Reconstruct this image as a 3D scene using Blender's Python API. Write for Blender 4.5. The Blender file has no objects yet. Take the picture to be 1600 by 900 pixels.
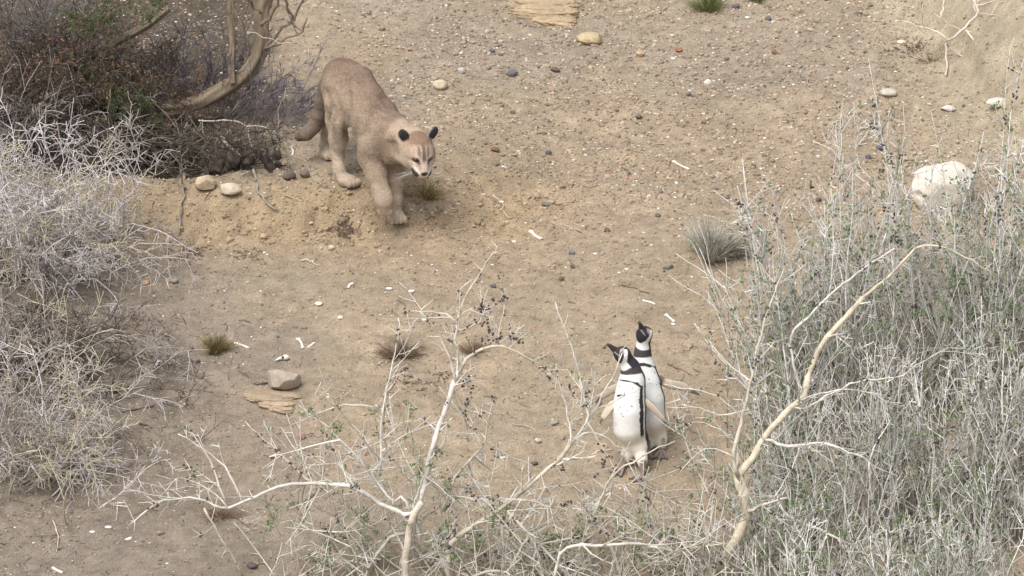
import bpy, math, random
import numpy as np
from mathutils import Vector, Matrix

# ------------------------------------------------------------------ camera, sky, sun, exposure
SC = bpy.context.scene
R = math.radians
PITCH, DIST, WIDTH = R(18.0), 30.0, 4.64          # looking down the telephoto at the hillside
DV = Vector((0, math.cos(PITCH), -math.sin(PITCH)))
UV = Vector((0, math.sin(PITCH), math.cos(PITCH)))
CAM = -DIST * DV
cd = bpy.data.cameras.new('camera'); co = bpy.data.objects.new('camera', cd)
SC.collection.objects.link(co); SC.camera = co
cd.sensor_width = 36.0; cd.lens = 36.0 * DIST / WIDTH
cd.clip_start = 0.5; cd.clip_end = 3000.0
co.location = CAM; co.rotation_euler = (R(90) - PITCH, 0, 0)

SUN_EL, SUN_AZ = R(58), R(215)                     # azimuth clockwise from north (+y): high, behind the camera's left shoulder
wd = bpy.data.worlds.new('World'); SC.world = wd; wd.use_nodes = True
nt = wd.node_tree; bg = nt.nodes['Background']
sky = nt.nodes.new('ShaderNodeTexSky'); sky.sky_type = 'NISHITA'; sky.sun_disc = False
sky.sun_elevation = SUN_EL; sky.sun_rotation = SUN_AZ
sky.air_density = 1.0; sky.dust_density = 4.0
hs = nt.nodes.new('ShaderNodeHueSaturation'); hs.inputs['Saturation'].default_value = 0.45   # thin cloud greys the sky
nt.links.new(sky.outputs[0], hs.inputs['Color']); nt.links.new(hs.outputs[0], bg.inputs['Color'])
bg.inputs['Strength'].default_value = 0.135
sl = bpy.data.lights.new('sun', 'SUN'); so = bpy.data.objects.new('sun', sl); SC.collection.objects.link(so)
sl.energy = 1.55; sl.angle = R(32); sl.color = (1.0, 0.975, 0.945)
sd = Vector((math.sin(SUN_AZ) * math.cos(SUN_EL), math.cos(SUN_AZ) * math.cos(SUN_EL), math.sin(SUN_EL)))
so.rotation_euler = sd.to_track_quat('Z', 'Y').to_euler(); so.location = sd * 40
SC.view_settings.view_transform = 'Standard'; SC.view_settings.look = 'None'
SC.view_settings.gamma = 1.0; SC.view_settings.exposure = 0.60
SC.cycles.max_bounces = 6; SC.cycles.diffuse_bounces = 3

ONLY = None
COLL = SC.collection

# ------------------------------------------------------------------ small maths
def _hash(ix, iy, s):
    v = np.sin(ix * 127.1 + iy * 311.7 + s * 74.7) * 43758.5453
    return v - np.floor(v)
def vnoise(x, y, s=0):
    x = np.asarray(x, float); y = np.asarray(y, float)
    ix = np.floor(x); iy = np.floor(y); fx = x - ix; fy = y - iy
    fx = fx * fx * (3 - 2 * fx); fy = fy * fy * (3 - 2 * fy)
    a = _hash(ix, iy, s); b = _hash(ix + 1, iy, s); c = _hash(ix, iy + 1, s); d = _hash(ix + 1, iy + 1, s)
    return (a + (b - a) * fx) * (1 - fy) + (c + (d - c) * fx) * fy
def fbm(x, y, s=0, o=4):
    t = 0; a = .5
    for i in range(o):
        t = t + a * vnoise(x * 2 ** i + i * 3.1, y * 2 ** i - i * 1.7, s + i); a *= .5
    return t / (1 - .5 ** o)
def sstep(a, b, x):
    t = np.clip((np.asarray(x, float) - a) / (b - a), 0, 1)
    return t * t * (3 - 2 * t)
def n3(p, f, s=0):
    """cheap 3-D noise, 0..1"""
    x, y, z = (p * f).T
    return (vnoise(x + z * .71, y - z * .37, s) + vnoise(y * .9 + 7.3 + z * .5, z * 1.1 + x * .3, s + 3) + vnoise(z + 2.2, x * .8 + y * .45, s + 5)) / 3

# ------------------------------------------------------------------ terrain height
TAN = math.tan(R(12))
def height(x, y, fine=True):
    x = np.asarray(x, float); y = np.asarray(y, float)
    z = TAN * 14 * np.tanh(y / 14)
    # eroded lip below the tree, running right until it dies out below the puma
    yb = .62 + .07 * (fbm(x * 5, x * 0 + 8, 6) - .5) + .10 * np.sin(x * 2.1 + .5) + .10 * (fbm(x * 1.6, x * 0 + 4, 2) - .5) + .14 * sstep(-.9, -.3, x) - .05 * sstep(-.1, .3, x)
    amp = .11 * (1 - sstep(-.35, .35, x))
    z = z + amp * (sstep(yb - .14, yb + .16, y) - .9 * sstep(yb + .2, yb + 2.4, y))
    # undercut hollow below the roots
    z = z - .17 * np.exp(-((x + 1.55) / .55) ** 2 - ((y - 1.04) / .14) ** 2)
    # sandy bank in the far right corner
    e = x - 1.78 - .34 * (2.6 - y) + .25 * (fbm(y * 1.5, x * .7, 9) - .5)
    z = z + .42 * sstep(0, .75, e) * sstep(.75, 1.7, y) + .05 * sstep(.22, .26, e + .06 * vnoise(x * 7, y * 7, 3)) * sstep(1.1, 1.6, y)
    # mounds under the bushes of the left edge
    z = z + .10 * np.exp(-((x + 2.35) / .6) ** 2 - ((y + .55) / .7) ** 2)
    z = z + .07 * (fbm(x * .8, y * .8, 11) - .5)
    if fine:
        rough = .4 + 1.2 * fbm(x * 1.3 + 5, y * 1.3, 17)
        z = z + (.034 * (fbm(x * 4, y * 5.5, 21) - .5) + .022 * (fbm(x * 15, y * 19, 23, 4) - .5)) * rough
        # little scarps where the sand has slid
        w = y * 5.2 + 1.6 * fbm(x * 2.4, y * 2.4, 31)
        sc = sstep(.0, .12, w - np.floor(w)) - (w - np.floor(w))
        z = z + .022 * sc * sstep(.52, .75, fbm(x * 1.7 + 9, y * 1.9, 33)) * (1 - sstep(3, 4, np.abs(x)))
        nearb = np.exp(-((y - yb) / .22) ** 2) * (1 - sstep(-.1, .5, x))
        z = z + (.034 * (np.abs(fbm(x * 6, y * 8, 41) - .5) * 2 - .4) + .030 * (sstep(.42, .5, fbm(x * 5, y * 9, 43)) - .5)) * nearb
    return z
_GX = np.arange(-3.6, 3.6, .02); _HG = height(_GX[:, None] + 0 * _GX[None], _GX[None] + 0 * _GX[:, None]).tolist()
def H(x, y):
    """ground height at one place, from a table"""
    u = (x + 3.6) / .02; w = (y + 3.6) / .02; i = int(u); j = int(w)
    if not (0 <= i < len(_HG) - 1 and 0 <= j < len(_HG) - 1): return float(height(np.array([x]), np.array([y]))[0])
    u -= i; w -= j
    return (_HG[i][j] * (1 - u) + _HG[i + 1][j] * u) * (1 - w) + (_HG[i][j + 1] * (1 - u) + _HG[i + 1][j + 1] * u) * w

def ray(px, py):
    k = WIDTH / DIST / 1600.0
    return (DV + Vector((1, 0, 0)) * ((px - 800) * k) - UV * ((py - 450) * k))
def at(px, py, y):
    """the point the photograph shows at a pixel, at world depth y"""
    r = ray(px, py); t = (y - CAM.y) / r.y
    return CAM + r * t
def gp(px, py, lift=0.0):
    """the ground point at a pixel"""
    r = ray(px, py); ts = np.linspace(22, 42, 1200)
    x = CAM.x + r.x * ts; y = CAM.y + r.y * ts; z = CAM.z + r.z * ts
    d = z - height(x, y); i = int(np.argmax(d < 0))
    t = ts[i - 1] + (ts[i] - ts[i - 1]) * d[i - 1] / (d[i - 1] - d[i])
    p = CAM + r * t
    return Vector((p.x, p.y, H(p.x, p.y) + lift))
def to_px(P):
    P = np.asarray(P, float) - np.array(CAM)
    dep = P @ np.array(DV); k = 1600 * DIST / WIDTH
    return 800 + P[:, 0] / dep * k, 450 - (P @ np.array(UV)) / dep * k
M_PX = WIDTH / 1600.0     # metres per photo pixel near the middle of the slope

# ------------------------------------------------------------------ meshes
def _ico(sub):
    import bmesh
    bm = bmesh.new(); bmesh.ops.create_icosphere(bm, subdivisions=sub, radius=1)
    v = np.array([q.co[:] for q in bm.verts]); f = np.array([[q.index for q in p.verts] for p in bm.faces]); bm.free()
    return v, f
ICO = {s: _ico(s) for s in (1, 2, 3, 4, 5)}
class MB:
    def __init__(self): self.v = []; self.f = []; self.c = []; self.n = 0
    def add(self, v, f, col):
        v = np.asarray(v, float); f = np.asarray(f, int)
        self.v.append(v); self.f.append(f + self.n); self.n += len(v)
        c = np.asarray(col, float)
        self.c.append(np.broadcast_to(c, (len(v), 3)))
    def tube(self, pts, rad, col, sides=5, cap=True):
        P = np.asarray(pts, float); n = len(P); rad = np.broadcast_to(np.asarray(rad, float), (n,))
        T = np.gradient(P, axis=0); T /= np.linalg.norm(T, axis=1)[:, None] + 1e-9
        ref = np.array([.3, .2, 1.]) if abs(T[:, 2]).mean() < .8 else np.array([1., .3, .1])
        U = np.cross(T, ref); U /= np.linalg.norm(U, axis=1)[:, None] + 1e-9; V = np.cross(T, U)
        a = np.arange(sides) * 2 * math.pi / sides
        ring = P[:, None, :] + rad[:, None, None] * (U[:, None, :] * np.cos(a)[None, :, None] + V[:, None, :] * np.sin(a)[None, :, None])
        v = ring.reshape(-1, 3)
        i = np.arange(n - 1)[:, None] * sides; j = np.arange(sides)[None, :]; k = (j + 1) % sides
        q = np.stack([i + j, i + k, i + sides + k, i + sides + j], -1).reshape(-1, 4)
        f = np.concatenate([q[:, [0, 1, 2]], q[:, [0, 2, 3]]])
        if cap:
            v = np.concatenate([v, P[:1], P[-1:]]); b = n * sides; jj = np.arange(sides); kk = (jj + 1) % sides
            f = np.concatenate([f, np.stack([np.full(sides, b), kk, jj], -1), np.stack([np.full(sides, b + 1), (n - 1) * sides + jj, (n - 1) * sides + kk], -1)])
        col = np.asarray(col, float)
        if col.ndim == 2: col = np.concatenate([np.repeat(col, sides, 0)] + ([col[:1], col[-1:]] if cap else []))
        self.add(v, f, col)
    def ball(self, c, r, col, sub=1, jit=0, rng=None):
        v, f = ICO[sub]; v = v.copy()
        if jit: v = v * (1 + jit * (rng.rand(len(v), 1) - .5))
        self.add(v * np.asarray(r) + np.asarray(c), f, col)
    def build(self, name, mat, parent=None, smooth=True):
        if not self.v: return None
        v = np.concatenate(self.v); f = np.concatenate(self.f); c = np.concatenate(self.c)
        o = mesh_obj(name, v, f, c, mat, parent, smooth)
        return o
def mesh_obj(name, v, f, c, mat, parent=None, smooth=True, origin=None):
    if parent is not None: v = v - np.array(parent.location)
    if origin is not None: v = v - np.array(origin)
    me = bpy.data.meshes.new(name); f = np.asarray(f); n = f.shape[1]
    me.vertices.add(len(v)); me.vertices.foreach_set('co', np.ascontiguousarray(v, np.float32).ravel())
    me.loops.add(f.size); me.loops.foreach_set('vertex_index', np.ascontiguousarray(f, np.int32).ravel())
    me.polygons.add(len(f)); me.polygons.foreach_set('loop_start', np.arange(len(f), dtype=np.int32) * n)
    me.polygons.foreach_set('use_smooth', np.full(len(f), smooth))
    if c is not None:
        at_ = me.color_attributes.new('Col', 'FLOAT_COLOR', 'POINT')
        cc = np.ones((len(v), 4), np.float32); cc[:, :3] = c; at_.data.foreach_set('color', cc.ravel())
    me.update(calc_edges=True); me.materials.append(mat)
    o = bpy.data.objects.new(name, me); COLL.objects.link(o)
    if parent is not None: o.parent = parent
    if origin is not None: o.location = origin
    return o
def tag(o, label=None, cat=None, group=None, kind=None):
    if o is None: return o
    if label: o['label'] = label
    if cat: o['category'] = cat
    if group: o['group'] = group
    if kind: o['kind'] = kind
    return o
def thing(name, loc, label, cat, group=None):
    o = bpy.data.objects.new(name, None); COLL.objects.link(o); o.location = loc; o.empty_display_size = .05
    return tag(o, label, cat, group)

# ------------------------------------------------------------------ materials (colour comes from what the thing is, plus some painted shade; nodes add grain and relief)
def material(name, rough=.85, f1=60, a1=.25, bump=.3, bdist=.002, f2=None, spec=.3, trans=0.0, stretch=None):
    m = bpy.data.materials.new(name); m.use_nodes = True; t = m.node_tree; L = t.links
    b = t.nodes['Principled BSDF']; b.inputs['Roughness'].default_value = rough; b.inputs['Specular IOR Level'].default_value = spec
    a = t.nodes.new('ShaderNodeVertexColor'); a.layer_name = 'Col'
    tc = t.nodes.new('ShaderNodeTexCoord'); mp = t.nodes.new('ShaderNodeMapping')
    if stretch: mp.inputs['Scale'].default_value = stretch
    L.new(tc.outputs['Object'], mp.inputs['Vector'])
    n = t.nodes.new('ShaderNodeTexNoise'); n.inputs['Scale'].default_value = f1; n.inputs['Detail'].default_value = 6; n.inputs['Roughness'].default_value = .65
    L.new(mp.outputs[0], n.inputs['Vector'])
    mr = t.nodes.new('ShaderNodeMapRange'); mr.inputs['From Min'].default_value = .25; mr.inputs['From Max'].default_value = .75
    mr.inputs['To Min'].default_value = 1 - a1; mr.inputs['To Max'].default_value = 1 + a1
    L.new(n.outputs['Fac'], mr.inputs['Value'])
    vm = t.nodes.new('ShaderNodeVectorMath'); vm.operation = 'SCALE'
    L.new(a.outputs['Color'], vm.inputs[0]); L.new(mr.outputs[0], vm.inputs['Scale'])
    L.new(vm.outputs[0], b.inputs['Base Color'])
    if bump:
        bp = t.nodes.new('ShaderNodeBump'); bp.inputs['Strength'].default_value = bump; bp.inputs['Distance'].default_value = bdist
        n2 = t.nodes.new('ShaderNodeTexNoise'); n2.inputs['Scale'].default_value = f2 or f1 * 2; n2.inputs['Detail'].default_value = 5
        L.new(mp.outputs[0], n2.inputs['Vector']); L.new(n2.outputs['Fac'], bp.inputs['Height']); L.new(bp.outputs[0], b.inputs['Normal'])
    if trans:
        b.inputs['Subsurface Weight'].default_value = 0
        tr = t.nodes.new('ShaderNodeBsdfTranslucent'); L.new(vm.outputs[0], tr.inputs['Color'])
        mx = t.nodes.new('ShaderNodeMixShader'); mx.inputs[0].default_value = trans
        L.new(b.outputs[0], mx.inputs[1]); L.new(tr.outputs[0], mx.inputs[2]); L.new(mx.outputs[0], t.nodes['Material Output'].inputs[0])
    return m
M_SOIL = material('sandy_soil', .95, 110, .34, 1.0, .009, 130, .15)
M_STONE = material('stone', .85, 45, .22, .6, .004, 90)
M_BONE = material('bone_and_shell', .6, 60, .10, .3, .001, 120)
M_BARK = material('grey_bark', .9, 30, .35, .9, .006, 45, .2, stretch=(3, 3, .7))
M_TWIG = material('pale_twig_bark', .8, 48, .34, .5, .003, 90, .2)
M_LEAF = material('leaf', .6, 80, .2, 0, trans=.38)
M_BERRY = material('berry_skin', .45, 100, .2, 0, spec=.5)
M_LITTER = material('dry_litter', .9, 90, .3, .3, .002)
M_FUR = material('puma_coat', .9, 120, .22, .6, .005, 160, .1)
M_PLUM = material('penguin_plumage', .7, 120, .06, .35, .002, 300, .2)
M_SKIN = material('horn_and_skin', .5, 120, .15, .3, .001, 200, .4)
M_EYE = material('eye_surface', .08, 40, .05, 0, spec=.8)

def C(r, g, b):
    """sRGB 0-255 -> linear"""
    c = np.array([r, g, b], float) / 255
    return np.where(c < .04045, c / 12.92, ((c + .055) / 1.055) ** 2.4)

# ------------------------------------------------------------------ THE GROUND
def axis(lo, hi, step, far):
    a = list(np.arange(lo, hi + 1e-6, step)); s = step; up = hi; dn = lo; A = []; B = []
    while up < far: s *= 1.22; up += s; A.append(up)
    s = step
    while dn > -far: s *= 1.22; dn -= s; B.append(dn)
    return np.array(B[::-1] + a + A)
def soil_colour(x, y):
    tan = C(185, 167, 142); grey = C(180, 165, 144); orange = C(185, 163, 132); cream = C(195, 181, 155); dark = C(150, 139, 126)
    g = fbm(x * .9, y * .9, 51)[:, None]; h = fbm(x * 3.1 + 4, y * 4, 53)[:, None]; s = fbm(x * 14, y * 18, 55)[:, None]
    col = tan + (grey - tan) * sstep(.42, .62, g)
    # warm bare sand of the slipped face under the tree and the puma
    yb = .62 + .10 * np.sin(x * 2.1 + .5)
    k = (np.exp(-((y - yb) / .34) ** 2) * (1 - sstep(-.2, .7, x)) * sstep(-2.6, -1.7, x))[:, None]
    col = col + (orange - col) * np.clip(k * (.55 + .7 * h), 0, 1)
    k = (sstep(1.45, 2.0, x - .3 * (2.6 - y)) * sstep(.6, 1.3, y))[:, None]
    col = col + (cream - col) * np.clip(k * (.6 + .5 * h), 0, 1)
    # grey soil, mixed with rotted twigs, beside the bushes of the lower left
    k = sstep(-.75, -1.9, x + .25 * y + .3 * (fbm(x * 2, y * 2, 57) - .5))[:, None] * sstep(.75, .2, y)[:, None]
    col = col + (dark - col) * np.clip(k * (.7 + .6 * (h - .5)), 0, 1)
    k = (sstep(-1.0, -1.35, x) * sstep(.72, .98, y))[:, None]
    col = col + (C(96, 86, 76) - col) * k * .9  # deep shade below the upper-left bushes and roots, painted into the soil colour
    crumb = fbm(x * 30, y * 38, 57, 4)[:, None]
    return np.clip(.66 * col * (.84 + .32 * s) * (.90 + .2 * h) * (.74 + .52 * crumb), 0.01, .9)
def build_ground():
    X = axis(-2.7, 2.7, .0125, 900); Y = axis(-3.0, 3.2, .0125, 900)
    gx, gy = np.meshgrid(X, Y, indexing='ij'); x = gx.ravel(); y = gy.ravel()
    z = height(x, y); v = np.stack([x, y, z], -1)
    ny = len(Y); i = np.arange(len(X) - 1)[:, None] * ny; j = np.arange(ny - 1)[None, :]
    q = np.stack([i + j, i + ny + j, i + ny + j + 1, i + j + 1], -1).reshape(-1, 4)
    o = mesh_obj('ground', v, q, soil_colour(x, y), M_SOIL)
    tag(o, 'bare sandy hillside strewn with gravel and shell bits', kind='structure')

# gravel and shell grit: too fine to count
def build_gravel():
    rng = np.random.RandomState(5); N = 200000
    x = rng.uniform(-2.75, 2.75, N); y = rng.uniform(-3.0, 3.2, N)
    px, py = to_px(np.stack([x, y, height(x, y, False)], -1))
    w = .58 + .62 * sstep(480, 300, py) * sstep(480, 620, px + .3 * (py - 200)) + .25 * fbm(x * 2, y * 2, 61)
    w *= 1 - .45 * np.exp(-((py - 300) / 60) ** 2) * sstep(900, 700, px)       # the slipped sand is nearly bare
    w *= 1 - .75 * sstep(1380, 1480, px) * sstep(240, 150, py)
    w *= .55 + .8 * sstep(.35, .65, fbm(x * 6, y * 7, 63))
    keep = rng.rand(N) < w * .55
    x = x[keep]; y = y[keep]; py = py[keep]; n = len(x)
    size = .0016 + .0017 * rng.gamma(1.5, 1.0, n); size = np.clip(size * .86, .0014, .0110)
    size *= .8 + .45 * sstep(500, 250, py)
    pal = np.array([C(170, 150, 128), C(150, 132, 114), C(190, 170, 145), C(122, 110, 100), C(96, 92, 90), C(74, 76, 82), C(168, 128, 98), C(150, 104, 80), C(205, 195, 180), C(232, 228, 220)])
    prob = np.array([.26, .23, .17, .13, .05, .016, .032, .005, .06, .055])
    ci = rng.choice(len(pal), n, p=prob / prob.sum())
    size = np.where(ci == 9, np.minimum(size, .0075), size)
    col = (pal[ci] * .72 + soil_colour(x, y) * .42) * rng.uniform(.66, 1.0, (n, 1)); col[ci == 9] = pal[9] * .95
    # crumbs and clods of the soil itself, thickest where the bank has slipped
    m = 9000; xc = rng.uniform(-2.6, 2.6, m); yc = rng.uniform(-2.9, 3.0, m); sc_ = .0035 + .0016 * rng.gamma(1.5, 1, m)
    m2 = 1100; xb = rng.uniform(-2.2, .35, m2); yb_ = .62 + .1 * np.sin(xb * 2.1 + .5) + .1 + rng.randn(m2) * .17 - .06; sb = .0035 + .0020 * rng.gamma(1.6, 1, m2)
    xc = np.concatenate([xc, xb]); yc = np.concatenate([yc, yb_]); sc_ = np.clip(np.concatenate([sc_, sb]), 0, .018)
    x = np.concatenate([x, xc]); y = np.concatenate([y, yc]); size = np.concatenate([size, sc_]); ci = np.concatenate([ci, np.zeros(len(xc), int)]); n = len(x)
    col = np.concatenate([col, soil_colour(xc, yc) * rng.uniform(.90, 1.16, (len(xc), 1))])
    oct_v = np.array([(1, 0, 0), (-.5, .87, 0), (-.5, -.87, 0), (.2, .1, 1), (0, 0, -1)], float); oct_f = np.array([(0, 1, 3), (1, 2, 3), (2, 0, 3), (1, 0, 4), (2, 1, 4), (0, 2, 4)])
    s3 = size[:, None] * rng.uniform(.65, 1.35, (n, 3)); s3[:, 2] *= .7
    s3[ci == 9, 2] *= .45
    a = rng.uniform(0, 6.28, n); z = height(x, y); big = size > .0036; VV = []; FF = []; CC = []; base = 0
    for sel, v0, f0 in ((big, *ICO[1]), (~big, oct_v, oct_f)):
        m = int(sel.sum()); ca, sa = np.cos(a[sel]), np.sin(a[sel])
        V = v0[None] * (1 + .45 * (rng.rand(m, len(v0), 1) - .5)) * s3[sel][:, None, :]
        Vx = V[..., 0] * ca[:, None] - V[..., 1] * sa[:, None]; Vy = V[..., 0] * sa[:, None] + V[..., 1] * ca[:, None]
        VV.append(np.stack([Vx + x[sel][:, None], Vy + y[sel][:, None], V[..., 2] + (z[sel] + s3[sel][:, 2] * .3)[:, None]], -1).reshape(-1, 3))
        FF.append((f0[None] + (np.arange(m) * len(v0))[:, None, None]).reshape(-1, 3) + base); base += m * len(v0); CC.append(np.repeat(col[sel], len(v0), 0))
    o = mesh_obj('gravel', np.concatenate(VV), np.concatenate(FF), np.concatenate(CC), M_STONE, smooth=False)
    tag(o, 'fine gravel and white shell grit over the sand', kind='stuff')

# ------------------------------------------------------------------ stones, ledges, bones, shells
def rock_mesh(rng, rx, ry, rz, sub=3, amp=.16, cuts=6, freq=1.6):
    cuts = cuts + 3; amp *= 1.25
    v, f = ICO[sub]; v = v.copy(); off = rng.rand(3) * 50
    r = 1 + amp * 2 * (n3(v + off, freq, 3) - .5) + amp * .8 * (n3(v + off, freq * 2.7, 7) - .5) + amp * .35 * (n3(v + off, freq * 7, 9) - .5) + amp * .22 * (n3(v + off, freq * 17, 11) - .5)
    v = v * r[:, None]
    for _ in range(cuts):
        n = rng.randn(3); n /= np.linalg.norm(n); d = rng.uniform(.58, .88)
        k = v @ n - d; m = k > 0; v[m] -= np.outer(k[m], n) * .85
    return v * np.array([rx, ry, rz]), f
def rotz(v, a):
    c, s = math.cos(a), math.sin(a); return np.stack([v[:, 0] * c - v[:, 1] * s, v[:, 0] * s + v[:, 1] * c, v[:, 2]], -1)
def stone(px, py, w, h, col, label, name='stone', cat='stone', ang=0, seed=0, sub=3, cuts=5, amp=.14, depth=None, sink=.35):
    """w and h: photo pixels across and high"""
    rng = np.random.RandomState(seed + int(px) * 7 + int(py)); p = gp(px, py + h * .25)
    rx = w * M_PX / 2; rz = h * M_PX / 2 / .95; ry = (depth or w * .8) * M_PX / 2
    v, f = rock_mesh(rng, rx, ry, rz, sub, amp, cuts); v = rotz(v, ang)
    col = np.asarray(col) * .80 + C(176, 156, 130) * .14
    c = np.asarray(col) * (.66 + .44 * n3(v / rx + rng.rand(3) * 9, 1.6, 5) + .26 * n3(v / rx + rng.rand(3) * 9, 6, 6))[:, None]
    o = mesh_obj(name, v + np.array([0, 0, rz * (1 - sink)]), f, c, M_STONE, smooth=cuts < 4); o.location = p
    return tag(o, label, cat)
def shell(px, py, w, col, label, tilt=.3, name='shell_fragment', cat='shell', ang=0.0, lng=1.5):
    v, f = ICO[2]; v = v.copy(); rng = np.random.RandomState(int(px * 3 + py)); r = w * M_PX / 2 * .85
    v *= (1 + .25 * (n3(v + rng.rand(3) * 30, 1.4, 2) - .5))[:, None]
    top = v[:, 2] > 0; v[:, 2] = np.where(top, v[:, 2] * .38, -v[:, 2] * .26)          # a shallow dish with some thickness
    v[:, 2] += .12 * v[:, 0] ** 2
    v *= np.array([r, r / lng, r]); v = rotz(v, ang); p = gp(px, py)
    v = v @ np.array(Matrix.Rotation(tilt, 3, 'X').transposed()) + np.array([0, 0, .15 * r])
    o = mesh_obj(name, v, f, np.asarray(col) * np.ones((len(v), 1)), M_BONE); o.location = p
    return tag(o, label, cat)
def bone(pts, r, label, knob=1.7, name='bone', cat='bone', col=C(208, 202, 190), lift=.003):
    r *= .78
    P = [gp(*q, lift) for q in pts]; c = P[0].copy(); P = resample(np.array([p - c for p in P]), 9)
    t = np.linspace(0, 1, 9); rad = r * (1 + (knob - 1) * (np.exp(-(t / .16) ** 2) + .8 * np.exp(-((1 - t) / .16) ** 2)))
    m = MB(); m.tube(P, rad, col, 7)
    if knob > 1.2:
        d = P[1] - P[0]; side = np.cross(d, [0, 0, 1]); side /= np.linalg.norm(side) + 1e-9
        for s in (-1, 1): m.ball(P[0] + side * s * r * .9, r * 1.3, col, 2); m.ball(P[-1] + side * s * r * .6, r * 1.05, col, 2)
    o = m.build(name, M_BONE); o.location = c
    return tag(o, label, cat)
def resample(P, n, smooth=True):
    """Catmull-Rom through the given points, n samples"""
    P = np.asarray(P, float)
    if len(P) == 2: return P[0] + (P[1] - P[0]) * np.linspace(0, 1, n)[:, None]
    E = np.concatenate([[2 * P[0] - P[1]], P, [2 * P[-1] - P[-2]]]); out = []
    L = np.concatenate([[0], np.cumsum(np.linalg.norm(np.diff(P, axis=0), axis=1))]); L /= L[-1]
    for t in np.linspace(0, 1, n):
        i = min(int(np.searchsorted(L, t, 'right')) - 1, len(P) - 2); i = max(i, 0)
        u = (t - L[i]) / (L[i + 1] - L[i] + 1e-12); a, b, c, d = E[i:i + 4]
        out.append(.5 * (2 * b + (c - a) * u + (2 * a - 5 * b + 4 * c - d) * u * u + (3 * b - a - 3 * c + d) * u ** 3))
    return np.array(out)

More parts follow.
